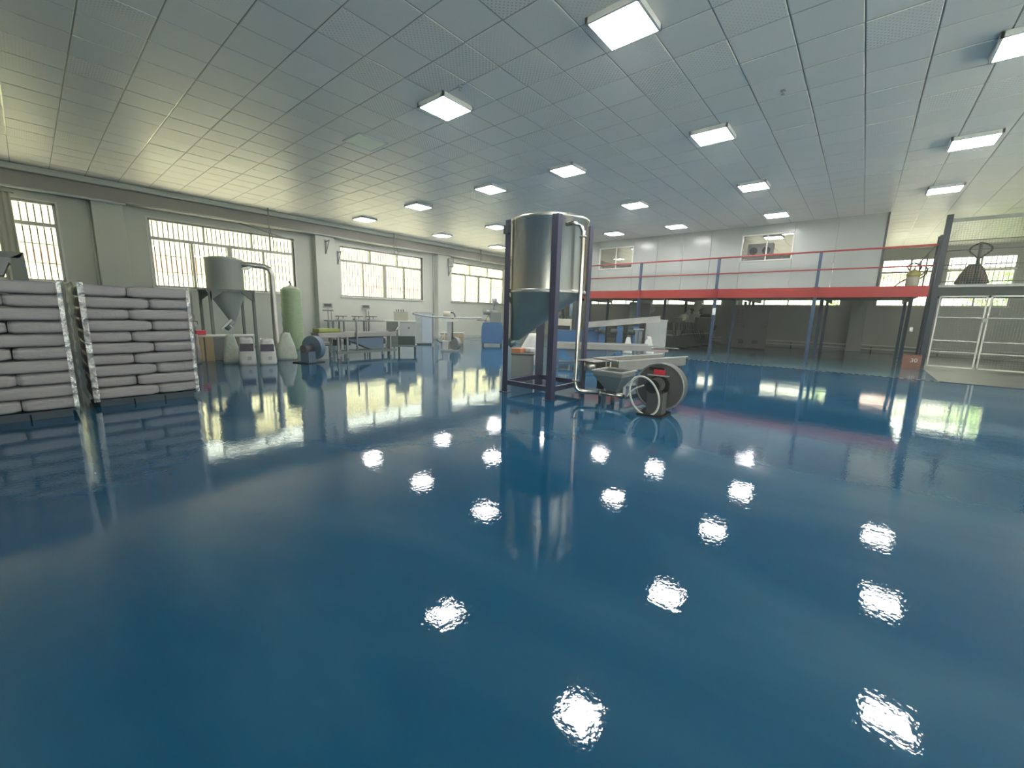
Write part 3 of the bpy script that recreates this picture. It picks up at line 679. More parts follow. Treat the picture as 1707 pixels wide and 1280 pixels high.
# near vibrating screen
ang = math.atan2(2.4 - 2.87, 7.83 - 5.95)
sv = thing('vibrating_screen', 'low stainless vibrating screen trough behind the dark blower', 'vibrating screen', (6.90, 2.86, 0), ang)
LN, WD = 1.86, .50
b = B(); b.span((-LN / 2, -WD / 2, .44), (LN / 2, -WD / 2 + .008, .60)).span((-LN / 2, WD / 2 - .008, .44), (LN / 2, WD / 2, .60)).span((-LN / 2, -WD / 2, .44), (LN / 2, WD / 2, .45)).span((-LN / 2, -WD / 2, .44), (-LN / 2 + .008, WD / 2, .60)).span((LN / 2 - .008, -WD / 2, .44), (LN / 2, WD / 2, .54)); b.out('trough', worn_steel, sv)
b = B(); b.span((-LN / 2 - .03, -WD / 2 - .03, .595), (LN / 2 + .02, -WD / 2 + .01, .61)).span((-LN / 2 - .03, WD / 2 - .01, .595), (LN / 2, WD / 2 + .03, .61)).span((-LN / 2 - .04, -WD / 2, .593), (-LN / 2 + .01, WD / 2, .612)); b.out('rim', grey_light, sv)
B().span((-LN / 2 + .02, -WD / 2 + .02, .53), (LN / 2 - .02, WD / 2 - .02, .535)).out('screen_mesh', grey_dark, sv)
for x in (-.72, .78):
    for y in (-.2, .2):
        lg = B().span((x - .03, y - .03, .02), (x + .03, y + .03, .26)).out('leg', galv if x > 0 else grey_light, sv)
        b = B(); b.tube([(x + .03 * math.cos(k * PI / 4), y + .03 * math.sin(k * PI / 4), .26 + .18 * k / 40) for k in range(41)], .006, n=5); b.out('spring', black, lg)
        B().cyl((x, y, 0), (x, y, .025), .045).out('foot', black, lg)
b = B(); b.span((-.80, -.24, .18), (.86, -.20, .22)).span((-.80, .20, .18), (.86, .24, .22)); b.out('base_frame', galv, sv)
B().cyl((-.98, -.17, .11), (-.98, -.17, .34), .055, n=14).cyl((-.98, -.17, .34), (-.98, -.17, .37), .04).out('vibration_motor', black, sv)
B().box((-1.02, .02, .26), (.09, .08, .26)).cyl((-1.02, .02, 0), (-1.02, .02, .14), .02).out('vibration_motor', black, sv)
b = B(); b.span((-1.30, -.06, .575), (-.90, .34, .587)); b.cyl((-1.16, .14, .575), (-1.16, .14, .42), .10, n=18); b.out('discharge_spout', steel, sv)
for y in (-.12, -.03): B().cyl((-.97, y, .58), (-.97, y, .36), .010).out('tie_rod', white_enamel, sv)
B().prism([(.3, .44), (.62, .44), (.55, .24), (.40, .24)], -.16, .16, axis='y').out('underpan', slate_blue, sv)

# long vibrating conveyor behind
ang = math.atan2(3.9 - 5.75, 9.8 - 8.4)
cv = thing('vibrating_conveyor', 'long stainless vibrating conveyor with upturned tray end behind the tank', 'conveyor', (9.15, 4.85, 0), ang)
b = B(); b.span((-1.35, -.2, .48), (1.15, -.19, .62)).span((-1.35, .19, .48), (1.15, .2, .62)).span((-1.35, -.2, .48), (1.15, .2, .49)).span((-1.35, -.2, .48), (-1.34, .2, .62)); b.out('trough', worn_steel, cv)
b = B(); b.span((-1.36, -.225, .612), (1.15, -.185, .625)).span((-1.36, .185, .612), (1.15, .225, .625)); b.out('rim', grey_light, cv)
B().box((1.45, 0, .575), (.75, .36, .012), ry=.05).out('tray_end', steel_pipe, cv)
B().box((1.35, -.02, .50), (.42, .30, .06)).out('chute', pale_pink, cv)
for x in (-1.1, .1, 1.0):
    for y in (-.15, .15): B().span((x - .03, y - .03, 0), (x + .03, y + .03, .48)).out('leg', slate_blue if x < .5 else galv, cv)
B().prism([(-1.0, .48), (.35, .48), (.05, .20), (-.7, .20)], -.15, .15, axis='y').out('drive_housing', slate_blue, cv)
B().span((-1.2, -.17, .10), (1.1, .17, .16)).out('base_frame', slate_blue, cv)

# grey box with carton in front of the tank's left foot
gb = thing('grey_bin', 'grey sheet-metal box standing just behind the tank frame', 'box', (5.98, 4.82, 0), facing(5.98, 4.82))
B().box((0, .18, .27), (.42, .42, .52), bev=.01).out('case', grey_mid, gb)
B().box((0, .18, .545), (.45, .45, .02), bev=.004).out('lid', grey_dark, gb)
o = B().box((0, 0, .045), (.26, .18, .09), rz=.3, bev=.006).out('small_carton', card_orange); o.location = (6.06, 5.0, .556); tag(o, 'small orange carton lying on the grey box', 'box')
o = B().box((0, 0, .05), (.2, .16, .08), bev=.03).out('cloth_bundle', bag_paper); o.location = (6.30, 4.90, .556); tag(o, 'folded pale bundle lying on the grey box beside orange carton', 'bundle')

# ------------------------------------------------------------------ pallets of sacks
def sack_mesh(seed, sx, sy, sz):
    b = bmesh.new(); bmesh.ops.create_cube(b, size=2.0)
    bmesh.ops.subdivide_edges(b, edges=b.edges[:], cuts=9, use_grid_fill=True)
    for v in b.verts:
        u, w, z = v.co; pu, pw = abs(u) ** 6, abs(w) ** 6
        th = (1 - .24 * abs(u) ** 14) * (1 - .17 * abs(w) ** 14)
        rr = 1 - .028 * abs(z) ** 5
        nn = noise.noise(Vector((u * 1.7 + seed * 9, w * 1.7, z + seed))) * .10 + noise.noise(Vector((u * 4 + seed * 5, w * 5, z * 2))) * .05
        v.co = Vector((u * sx / 2 * rr * (1 - .016 * abs(w) ** 8), w * sy / 2 * rr * (1 - .02 * abs(u) ** 8), (z * (th + nn * .45)) * sz / 2 * 1.0))
    for f in b.faces: f.smooth = True
    me = bpy.data.meshes.new('sack'); b.to_mesh(me); b.free(); me.materials.append(bag_white); return me
SACKS = [sack_mesh(k, .639, .429, .1390) for k in range(5)]
def print_mark(parent, x, y, z, r):
    o = B().prism([(r * math.cos(2 * PI * i / 10) * (1 + .3 * (i % 2)), r * .7 * math.sin(2 * PI * i / 10)) for i in range(10)], -.002, .002, axis='y').out('printed_mark', bag_print, parent)
    o.location = (x, y, z); return o
def stack(x0, y0, name, film_sides):
    """x0,y0 = near left corner; footprint 1.07 square"""
    S = 1.07
    pl = thing('pallet', 'low dark pallet under the %s stack of white sacks' % name, 'pallet', (x0 + S / 2, y0 + S / 2, 0))
    B().box((0, 0, .075), (S - .05, S - .05, .022)).out('deck', pallet_m, pl)
    for x in (-.32, 0, .32): B().box((x, 0, .032), (.315 if x else .30, S - .06, .064)).out('runner', pallet_m, pl)
    z = .09; h = .1425
    a, c = .64 / 2, .43 / 2
    for k in range(10):
        if k % 2: lay = [('left front', c, a, PI / 2), ('right front', S - a, c, 0), ('back right', S - c, S - a, PI / 2), ('back left', a, S - c, 0)]
        else: lay = [('left front', a, c, 0), ('right front', S - c, a, PI / 2), ('back right', S - a, S - c, 0), ('back left', c, S - a, PI / 2)]
        for nm, x, y, rz in lay:
            o = link('sack', random.choice(SACKS)); j = random.gauss
            o.location = (x0 + x + j(0, .003), y0 + y + j(0, .005), z + h / 2); o.rotation_euler = (0, 0, rz + j(0, .006) + random.choice((0, PI)))
            tag(o, 'white woven sack, %s layer from the bottom, %s of the %s stack' % (ORD[k], nm, name), 'sack', 'white sacks on the %s pallet' % name)
            if 'front' in nm and k > 0:
                side = 1 if math.cos(o.rotation_euler.z) > 0.7 else 0
                d = Vector((0, -1)); ang_ = o.rotation_euler.z; lx, ly = d.x * math.cos(-ang_) - d.y * math.sin(-ang_), d.x * math.sin(-ang_) + d.y * math.cos(-ang_)
                m_ = print_mark(o, 0, 0, .01, .016)
                hx, hy = (.305, .205); m_.location = (lx * hx * .99 + random.uniform(-.1, .1) * abs(ly), ly * hy * 1.0 + random.uniform(-.06, .06) * abs(lx), .01); m_.rotation_euler = (0, 0, math.atan2(ly, lx) + PI / 2)
        z += h
    top = z
    def sheet(p0, p1, off, nu=10, nv=34):
        b = B(); rg = []
        for j in range(nv + 1):
            zz = .07 + (top - .05) * j / nv; row = []
            for i in range(nu + 1):
                t_ = i / nu; x = p0[0] + (p1[0] - p0[0]) * t_; y = p0[1] + (p1[1] - p0[1]) * t_
                w = .014 * noise.noise(Vector((x * 9, y * 9, zz * 14))) + .012 * math.sin((zz - .09) / h * 2 * PI)
                row.append((x + off[0] * (1 + w * 40 * .5), y + off[1] * (1 + w * 40 * .5), zz))
            rg.append(row)
        b.rings(rg, close=False, cap0=False, cap1=False); return b
    fm = B(); parts = []
    root = thing('stretch_wrap', 'crinkled clear stretch wrap around the edges of the %s sack stack' % name, 'plastic wrap', (0, 0, 0))
    if 'L' in film_sides:
        sheet((x0, y0), (x0, y0 + S), (-.032, 0)).out('left_sheet', film, root); sheet((x0, y0), (x0 + .055, y0), (0, -.026), nu=4).out('front_edge', film, root)
    sheet((x0 + S, y0), (x0 + S, y0 + S), (.03, 0)).out('right_sheet', film, root)
    sheet((x0 + S - .04, y0), (x0 + S, y0), (0, -.026), nu=4).out('front_edge', film, root)
stack(.40, 7.17, 'nearer window-side', 'L')
stack(-.81, 6.80, 'left-hand', '')

# grey sheet-metal stand behind the left stack
st = thing('sheet_metal_stand', 'dark grey sheet-metal stand rising behind the left sack stack', 'machine stand', (-.2, 9.0, 0))
b = B(); b.prism([(-.6, 1.86), (.20, 1.86), (.24, 1.94), (-.6, 1.94)], -.25, .25); b.out('top', grey_green, st)
B().prism([(.12, 1.86), (.24, 1.94), (.25, 1.6), (.26, .0), (.10, .0), (.11, 1.6)], -.25, .25).out('leg', grey_green, st)
B().prism([(-.02, 1.86), (.12, 1.86), (.12, 1.76), (.10, 1.80), (.03, 1.62), (-.1, 1.62)], -.25, .25).out('gusset', grey_mid, st)
B().prism([(-.6, 0), (-.45, 0), (-.45, 1.86), (-.6, 1.86)], -.25, .25).out('leg', grey_green, st)

# ------------------------------------------------------------------ second hopper tank by the windows
t2 = thing('storage_hopper', 'smaller stainless hopper on four grey legs beneath the second window', 'hopper tank', (3.46, 12.95, 0))
B().lathe([(.415, 1.66), (.42, 1.67), (.42, 2.47), (.43, 2.48), (.43, 2.51), (.3, 2.55), (.01, 2.57)], n=40, cap0=False, cap1=False).out('shell', pale_steel, t2)
b = B(); b.rings([[(.08 * f + (.42 * (1 - f) + .06 * f) * math.cos(2 * PI * i / 32), -.05 * f + (.42 * (1 - f) + .06 * f) * math.sin(2 * PI * i / 32), 1.66 - .78 * f) for i in range(32)] for f in (0, .25, .5, .75, 1)], cap0=False, cap1=False); b.out('cone', pale_cone, t2)
B().cyl((.08, -.05, .90), (-.10, -.10, .70), .07).out('outlet', galv, t2)
B().box((-.13, -.25, .82), (.36, .03, .05), ry=-.78).out('slide_gate', white_enamel, t2)
B().box((-.02, -.26, .76), (.03, .03, .12), ry=-.6).out('gate_handle', white_enamel, t2)
for sx, sy in ((-1, -1), (1, -1), (-1, 1), (1, 1)):
    x, y = sx * .48, sy * .46
    lg = B().span((x - .03, y - .03, 0), (x + .03, y + .03, 1.70)).out('leg', grey_green, t2)
    B().prism([(x, 1.70), (x - sx * .26, 1.70), (x - sx * .26, 1.64), (x, 1.42)], y - .03, y + .03, axis='y').out('gusset', grey_green, lg)
B().span((-.52, -.50, 1.66), (.52, -.44, 1.72)).span((-.52, .44, 1.66), (.52, .50, 1.72)).out('top_rail', grey_green, t2)
B().tube([(.30, -.2, 2.40), (.6, -.24, 2.40), (.85, -.27, 2.39), (.98, -.29, 2.33), (1.03, -.3, 2.2), (1.03, -.3, 2.05), (1.03, -.3, .20), (1.04, -.36, .12), (1.06, -.5, .08)], .075, n=12).out('conveying_pipe', steel_dull, t2)
B().frustum((.36, -.18, 2.26), (.2, .2), (.62, -.22, 2.40), (.12, .14)).out('inlet_box', steel_dull, t2)

gt = thing('green_wrapped_roll', 'tall pale green wrapped roll with tied top under the window', 'wrapped roll', (5.32, 13.55, 0))
b = B(); rg = []
for k in range(26):
    z = 1.85 * k / 25; rg.append([((.29 + .012 * math.sin(z * 22 + i)) * math.cos(2 * PI * i / 20), (.29 + .012 * math.sin(z * 22 + i * 2)) * math.sin(2 * PI * i / 20), z) for i in range(20)])
b.rings(rg); b.out('wrapped_body', green_wrap, gt)
B().lathe([(.27, 1.85), (.20, 1.92), (.08, 1.95), (.05, 1.98)], n=20).out('gathered_top', bag_clear, gt)
B().tube([(0, 0, 1.96), (.01, .02, 2.03), (-.02, .05, 2.09)], .028, n=6).out('tie', dark_trim, gt)

# ------------------------------------------------------------------ clutter beside the stacks
def fr(x, y): return (x, y, 0), facing(x, y)
L_, R_ = fr(3.02, 11.72)
cr = thing('metal_trough_box', 'long grey box with pale lid boards below the smaller hopper', 'box', L_, R_)
B().box((0, .25, .28), (1.15, .5, .56), bev=.008).out('case', grey_mid, cr)
B().box((.05, .22, .58), (1.12, .55, .03), bev=.004).out('lid', white_enamel, cr)
pk = thing('wooden_board', 'pair of bare wooden boards leaning on the grey box', 'board', (2.58, 11.66, 0), facing(2.58, 11.66))
B().box((-.06, 0, .29), (.10, .03, .58), rx=-.08).out('plank', wood, pk); B().box((.10, 0, .28), (.16, .03, .57), rx=-.08).out('plank', wood, pk)
o = B().box((0, 0, .06), (.2, .16, .11), bev=.015).out('red_container', red_paint); o.location = (2.60, 12.0, .598); tag(o, 'small red container on the corner of the grey box', 'container')
sc = thing('scale_head', 'white rectangular scale display on a dark post beside the hopper leg', 'scale', (2.60, 12.85, 0), facing(2.60, 12.85))
B().cyl((0, 0, 0), (0, 0, .78), .022).out('post', grey_dark, sc); B().box((0, -.02, .82), (.26, .05, .12), bev=.01, rx=-.2).out('display_case', white_enamel, sc); B().box((0, .03, .86), (.30, .08, .10), bev=.02).out('housing', grey_dark, sc)
B().box((-.06, -.052, .82), (.05, .01, .05), rx=-.2).out('display', screen_m, sc)

def sackup(name, x, y, w, d, h, m, label, cat='sack', taper=.6, seed=1, printm=None):
    r = thing(name, label, cat, (x, y, 0), facing(x, y)); b = B(); rg = []; n = 20
    for k in range(12):
        f = k / 11; s = 1 - (1 - taper) * f ** 1.8
        row = []
        for i in range(n):
            a = 2 * PI * i / n; ca, sa = math.cos(a), math.sin(a); e = .55
            ux = abs(ca) ** e * (1 if ca > 0 else -1); uy = abs(sa) ** e * (1 if sa > 0 else -1)
            q = 1 + .10 * noise.noise(Vector((ux * 2 + seed * 3, uy * 2, f * 4))) + (.04 if 0.05 < f < .6 else -.02)
            row.append((ux * w / 2 * s * q, uy * d / 2 * (s * .7 + .3) * q, h * f * (1 + .04 * math.sin(i * 1.7 + seed)) if k else 0))
        rg.append(row)
    b.rings(rg); b.out('sack_body', m, r)
    if printm:
        B().box((0, -d / 2 * .93, h * .66), (w * .78, .03, h * .28), bev=.01, rx=-.12).out('printed_panel', bag_print, r, label='dark printed panel')
        B().box((.04, -d / 2 * 1.02, h * .25), (w * .22, .02, h * .14)).out('printed_square', grey_light, r)
    return r
sackup('white_sack', 2.27, 11.45, .36, .30, .64, bag_white, 'upright white sack beside the right edge of the wrapped stack', taper=.85, seed=2)
sackup('draped_sack', 2.93, 11.0, .34, .32, .66, bag_clear, 'pale translucent sack leaning at the left of the printed sacks', taper=.45, seed=3)
sackup('paper_sack', 3.11, 10.54, .34, .26, .60, bag_paper, 'white paper sack with dark printed panel, left of the pair', taper=.72, seed=4, printm=1)
sackup('paper_sack', 3.48, 10.38, .34, .26, .58, bag_paper, 'white paper sack with dark printed panel, right of the pair', taper=.75, seed=5, printm=1)
sackup('draped_sack', 4.16, 11.1, .46, .38, .66, bag_clear, 'pale translucent sack leaning behind the blue-grey blower', taper=.40, seed=6)
o = B().tube([(0, 0, .06), (.15, -.02, .05), (.35, .04, .04)], .05, n=8, sub=4).out('white_hose_end', white_cable); o.location = (4.38, 12.3, 0); tag(o, 'short white hose end lying on the floor below the steel pipe', 'hose')

b2 = thing('blue_grey_blower', 'blue-grey snail blower beside a pale sack and the sorting line', 'blower', (4.28, 10.05, 0), facing(4.28, 10.05) + .75)
b = B(); b.prism([((.30 + .02 * i / 36) * math.cos(2 * PI * i / 36), .36 + (.28 + .02 * i / 36) * math.sin(2 * PI * i / 36)) for i in range(36)], .06, .20, axis='x'); b.out('housing', slate_blue, b2)
B().cyl((.06, 0, .34), (-.18, 0, .34), .10, n=18).out('motor', grey_dark, b2); B().box((-.04, 0, .14), (.22, .26, .27), bev=.006).out('motor_stand', slate_blue, b2); B().box((.02, .05, .01), (.5, .5, .02)).out('base_plate', black, b2)
B().cyl((.2, 0, .42), (.30, 0, .42), .05).out('outlet', grey_dark, b2)
o = B().box((0, 0, .16), (.30, .3, .32), bev=.01).out('pale_box', grey_light); o.location = (4.85, 10.65, 0); o.rotation_euler = (0, 0, facing(4.85, 10.65)); tag(o, 'plain pale grey box on the floor by the blue-grey blower', 'box')

# ------------------------------------------------------------------ sorting line
sl = thing('sorting_line', 'narrow green-framed sorting line with shallow trough', 'sorting line', (5.95, 10.55, 0), 0.0)
b = B(); b.span((-1.3, -.22, .56), (.95, -.21, .68)).span((-1.3, .21, .56), (.95, .22, .68)).span((-1.3, -.22, .56), (.95, .22, .57)); b.out('trough', worn_steel, sl)
b = B(); b.span((-1.32, -.24, .675), (.97, -.20, .69)).span((-1.32, .20, .675), (.97, .24, .69)); b.out('rim', grey_light, sl)
for x in (-.8, -.55, .75):
    for y in (-.2, .2): B().span((x - .025, y - .025, .03), (x + .025, y + .025, .60)).cyl((x, y, 0), (x, y, .03), .04).out('leg', grey_mid, sl)
B().span((-.85, -.24, .13), (.95, -.18, .20)).span((-.85, .18, .13), (.95, .24, .20)).out('base_beam', grey_green, sl)
B().prism([(-.55, .52), (.55, .56), (.55, .22), (.20, .20)], -.17, .17, axis='y').out('drive_housing', slate_blue, sl)
B().cyl((-.30, -.26, .2), (-.30, -.26, 1.02), .025).out('upright', grey_mid, sl)
for x in (-.75, -.45, .62): B().box((x, 0, .42), (.10, .2, .16), bev=.02).out('spring_block', dark_green, sl)
gtr = thing('green_tray', 'shallow olive green tray resting on the sorting line', 'tray', (4.98, 10.62, .69), 0)
b = B(); b.box((0, 0, .012), (.55, .34, .02)); b.span((-.275, -.17, .01), (.275, -.155, .10)).span((-.275, .155, .01), (.275, .17, .10)).span((-.275, -.17, .01), (-.26, .17, .10)).span((.26, -.17, .01), (.275, .17, .10)); b.out('tray', green_tray, gtr)
B().span((-.27, -.16, .095), (.27, .16, .10)).out('contents', cream, gtr)

# bench with scales along the wall
bn = thing('work_bench', 'long grey bench along the window wall carrying small scales', 'bench', (8.55, 15.0, 0), -.05)
B().box((0, 0, .86), (2.9, .5, .04), bev=.005).out('top', grey_green, bn)
for x in (-1.3, -.9, .1, 1.2):
    for y in (-.2, .2): B().span((x - .025, y - .025, 0), (x + .025, y + .025, .84)).out('leg', grey_green, bn)
for k, x in enumerate((7.62, 8.25, 8.85)):
    s = thing('bench_scale', '%s small bench scale counting from the green roll' % ORD[k], 'scale', (x, 14.95 - .05 * (x - 8.55), .88), -.1, 'bench scales')
    B().box((0, 0, .04), (.26, .2, .06), bev=.01).out('base', grey_light, s); B().box((.03, .05, .15), (.36, .22, .025), bev=.004).out('platform', grey_dark, s)
    B().cyl((.1, .05, .06), (.1, .05, .14), .02).cyl((-.06, .05, .06), (-.06, .05, .14), .02).out('support', grey_mid, s)
for k, (x, y) in enumerate(((6.95, 14.6), (8.95, 15.50))):
    s = thing('platform_scale', 'floor scale with grey display on a pole, ' + ('against the pilaster' if k == 0 else 'behind the bench'), 'scale', (x, y, 0), facing(x, y), 'floor scales')
    B().box((0, 0, .06), (.4, .45, .1), bev=.01).out('platform', grey_mid, s); B().cyl((.0, .2, .1), (.0, .2, 1.3), .018).cyl((.12, .2, .1), (.1, .2, 1.25), .012).out('pole', grey_mid, s)
    B().box((0, .17, 1.40), (.32, .08, .18), bev=.01).out('display_case', grey_light, s); B().box((0, .125, 1.42), (.24, .01, .10)).out('display', grey_dark, s)
    if k == 0: B().box((0, .17, 1.24), (.36, .08, .05), bev=.01).out('printer', grey_mid, s)

# pelletiser on castors
pe = thing('pelletiser', 'grey pelletiser on castors with cream top box and dark green base', 'pelletiser', (7.25, 10.55, 0), facing(7.25, 10.55))
B().box((-.02, .3, .24), (.92, .55, .06)).out('chassis', grey_green, pe)
for x in (-.42, -.10, .38):
    for y in (.1, .5): B().cyl((x - .02, y, .07), (x + .02, y, .07), .07).box((x, y, .17), (.05, .08, .12)).out('caster', black, pe)
B().box((.13, .28, .38), (.50, .50, .30), bev=.008).out('gear_case', dark_green, pe)
B().box((-.28, .30, .62), (.34, .5, .70), bev=.01).out('cutter_case', grey_green, pe)
B().box((.18, .32, .74), (.48, .42, .42), bev=.01).out('front_cover', grey_light, pe)
B().box((.20, .105, .78), (.05, .012, .05)).out('knob_plate', grey_dark, pe)
B().box((-.05, .34, .98), (.95, .50, .03)).out('top_plate', steel_dull, pe)
B().box((-.02, .36, 1.13), (.42, .34, .27), bev=.008).out('top_box', cream, pe)
for k in range(4): B().cyl((-.16 + .07 * k, .36, 1.265), (-.16 + .07 * k, .36, 1.33 + .01 * (k % 2)), .012).out('valve', black, pe)
B().tube([(-.22, .03, .62), (-.10, .03, .82)], .03, n=8).out('chute', steel_pipe, pe)
ca = thing('pale_cabinet', 'pale blue-white cabinet with a thick dark door edge', 'cabinet', (9.95, 12.95, 0), facing(9.95, 12.95))
B().box((-.05, .28, .64), (.62, .5, 1.18), bev=.01).out('case', grey_light, ca); B().box((.08, .015, .64), (.40, .035, 1.12), bev=.006).out('door', pale_cab, ca); B().box((-.05, .28, .025), (.6, .48, .05)).out('plinth', dark_trim, ca)
B().box((.30, .05, .64), (.03, .08, 1.12)).out('door_edge', dark_trim, ca)
B().box((-.05, .28, 1.245), (.68, .54, .03)).out('top', grey_light, ca)

# air-knife dryer: fan on a column
df = thing('strand_dryer', 'slim strand dryer on a column above a snail fan', 'dryer', (9.1, 10.5, 0), facing(9.1, 10.5))
b = B(); b.prism([(.20 * math.cos(2 * PI * i / 28), .25 + .22 * math.sin(2 * PI * i / 28)) for i in range(28)], -.02, .12, axis='x'); b2o = b.out('fan_housing', galv, df)
b2o.location = (.14, 0, 0); b2o.rotation_euler = (0, 0, .8)
B().box((-.16, 0, .17), (.20, .24, .34), bev=.03).out('motor', grey_light, df)
B().box((.0, 0, .02), (.6, .4, .04)).out('base_plate', grey_mid, df)
B().box((-.03, 0, .70), (.13, .12, .75), bev=.01).out('column', grey_light, df)
B().cyl((.08, 0, .4), (.08, 0, 1.1), .03).out('air_pipe', grey_dark, df)
B().prism([(-.28, 1.06), (.30, 1.06), (.24, .97), (-.22, .97)], -.1, .1, axis='y').out('cross_tray', steel_dull, df)
B().cyl((-.22, 0, 1.20), (.02, 0, 1.20), .11, n=18).out('top_motor', cream, df)
b = B(); b.tube([(.06 + .11 * math.cos(PI * i / 8), -.05, 1.13 + .15 * math.sin(PI * i / 8)) for i in range(9)], .02, n=8); b.out('arch_hose', dark_trim, df)
b = B(); b.tube([(-.2, -.1, .28), (-.34, -.1, .30), (-.46, -.1, .38)], .02, n=6, sub=3); b.out('hose', dark_green, df)

# blue granulator
bl = thing('blue_granulator', 'blue cabinet granulator with grey top hopper and vertical motor', 'granulator', (11.8, 11.1, 0), facing(11.8, 11.1))
b = B(); b.rings([[(sx * w, .35 + sy * .33, z) for sx, sy in ((-1, -1), (1, -1), (1, 1), (-1, 1))] for w, z in ((.40, .10), (.43, .3), (.42, .75), (.36, .92))], smooth=False); b.out('cabinet', blue_mach, bl)
for x in (-.36, .36):
    for y in (.08, .6): B().cyl((x, y, 0), (x, y, .1), .03).out('foot', black, bl)
B().box((.12, .35, 1.12), (.42, .5, .40), bev=.02).out('cutter_block', grey_green, bl)
B().cyl((-.13, .3, .95), (-.13, .3, 1.20), .19, .06, n=18).out('funnel', cream, bl)
B().cyl((-.20, .32, 1.22), (-.20, .32, 1.42), .16, .20, n=18).box((-.02, .34, 1.40), (.46, .4, .05)).out('hopper', galv, bl)
B().cyl((.08, .34, 1.40), (.08, .34, 1.62), .05).cyl((.08, .34, 1.62), (.08, .34, 1.86), .09, n=16).cyl((.17, .34, 1.68), (.21, .34, 1.72), .04).out('motor', grey_mid, bl)
B().box((-.46, .3, 1.0), (.30, .3, .03)).out('side_tray', grey_dark, bl)
B().cyl((-.40, .05, 0), (-.40, .05, .85), .02).out('drain_pipe', white_enamel, bl)
o = B().tube([(7.55, 10.4, 1.22), (8.2, 10.5, 1.14), (9.1, 10.45, 1.11), (10.3, 10.8, 1.09), (11.3, 11.2, 1.10)], .028, n=8, sub=5).out('strand_hose', grey_light); tag(o, 'long pale hose sagging from pelletiser past dryer to the granulator', 'hose')
cw = thing('slatted_crate', 'low brown slatted crate behind the strand dryer', 'crate', (11.3, 12.9, 0), facing(11.3, 12.9))
for z in (.08, .22, .36): B().box((0, 0, z), (.95, .03, .10)).out('slat', wood, cw)
for z in (.08, .22, .36): B().box((0, .5, z), (.95, .03, .10)).out('slat', wood, cw)
for x in (-.44, .44): B().box((x, .25, .22), (.05, .5, .42)).out('end_frame', wood, cw)
B().box((0, .25, .43), (1.0, .54, .02)).out('lid', grey_light, cw)
wf_ = thing('wire_stand', 'small white wire stand beside the pale cabinet', 'stand', (10.3, 12.4, 0), facing(10.3, 12.4))
b = B(); b.tube([(-.12, 0, 0), (-.12, 0, .55), (.12, 0, .55), (.12, 0, 0)], .014, n=6); b.out('front_frame', white_enamel, wf_)
b = B(); b.tube([(-.12, 0, .2), (.12, 0, .2)], .010, n=6).tube([(-.12, 0, .38), (.12, 0, .38)], .010, n=6).tube([(-.12, 0, .1), (.12, 0, .4)], .010, n=6).tube([(-.1, .2, 0), (-.1, 0, .5)], .010, n=6); b.out('wires', white_enamel, wf_)

# ------------------------------------------------------------------ extrusion line under the mezzanine
wb = thing('strand_bath', 'long tilted grey water bath on blue stands beneath the mezzanine edge', 'water bath', (14.7, 7.0, 0), math.atan2(5.9 - 8.1, 15.4 - 14.05))
b = B(); b.box((0, 0, 1.08), (2.7, .3, .20), ry=-.11); b.out('trough', worn_steel, wb); B().box((0, 0, 1.19), (2.72, .34, .02), ry=-.11).out('rim', grey_mid, wb)
for x in (-.75, -.1, .5): B().box((x, 0, .46), (.24, .28, .92), bev=.01).out('stand', blue_mach, wb)
for x in (-.9, -.45, .2): B().cyl((x, -.2, .72), (x + .25, -.2, .72), .11, n=12).out('pump', dark_green, wb)
bb = thing('blue_machine_base', 'low blue machine base with control box behind the tank', 'machine', (13.9, 8.6, 0), facing(13.9, 8.6))
B().box((0, .3, .35), (1.9, .6, .70), bev=.02).out('base', blue_mach, bb); B().box((-.5, .25, .92), (.7, .45, .44), bev=.01).out('cover', cream, bb); B().box((-.5, .02, .80), (.6, .05, .16)).out('opening', black, bb)
B().box((.55, .3, .88), (.45, .4, .36), bev=.02).out('gear_case', blue_mach, bb)
for k in range(5): B().cyl((-.75 + .13 * k, .25, 1.14), (-.75 + .13 * k, .25, 1.26 + .03 * (k % 2)), .025).out('valve', black, bb)
B().cyl((-.2, .3, 1.1), (-.2, .3, 1.75), .06).cyl((.1, .3, 1.06), (.1, .3, 1.75), .06).out('stack_pipe', slate_blue, bb)
lb = thing('pale_dust_bag', 'pale dust-covered bag slumped behind the tank legs', 'bag', (8.4, 6.6, 0), facing(8.4, 6.6))
b = B(); b.rings([[((.42 * (1 - f * .75)) * math.cos(2 * PI * i / 14) + .12 * f, .25 * (1 - f * .6) * math.sin(2 * PI * i / 14), .80 * f) for i in range(14)] for f in (0, .2, .45, .7, .9, 1)]); b.out('bag_body', bag_paper, lb)
tc_ = thing('grey_green_cabinet', 'tall grey-green louvred control cabinet beneath the mezzanine', 'cabinet', (17.9, 7.75, 0), facing(17.9, 7.75))
B().box((0, .3, 1.0), (.92, .6, 1.9), bev=.012).out('case', grey_green, tc_); B().box((0, .3, .03), (.9, .58, .06)).out('plinth', dark_trim, tc_)
B().box((-.2, -.012, 1.0), (.44, .03, 1.8), bev=.004).out('door', grey_green, tc_); dl = B().box((.24, -.012, 1.0), (.42, .03, 1.8), bev=.004).out('door', grey_dark, tc_)
b = B()
for k in range(14): b.box((.24, -.032, .75 + .085 * k), (.34, .012, .03))
b.out('louvre', black, dl, kind='stuff')
B().cyl((.5, .1, 1.66), (.5, .02, 1.66), .17, n=18).out('fan', grey_mid, tc_)
wc = thing('light_grey_cabinet', 'plain light grey cabinet standing before the dark extruder', 'cabinet', (15.9, 6.15, 0), facing(15.9, 6.15))
B().box((0, .25, .60), (.78, .5, 1.16), bev=.012).out('case', grey_light, wc); B().box((-.1, -.01, .60), (.52, .025, 1.08), bev=.004).out('door', grey_light, wc)
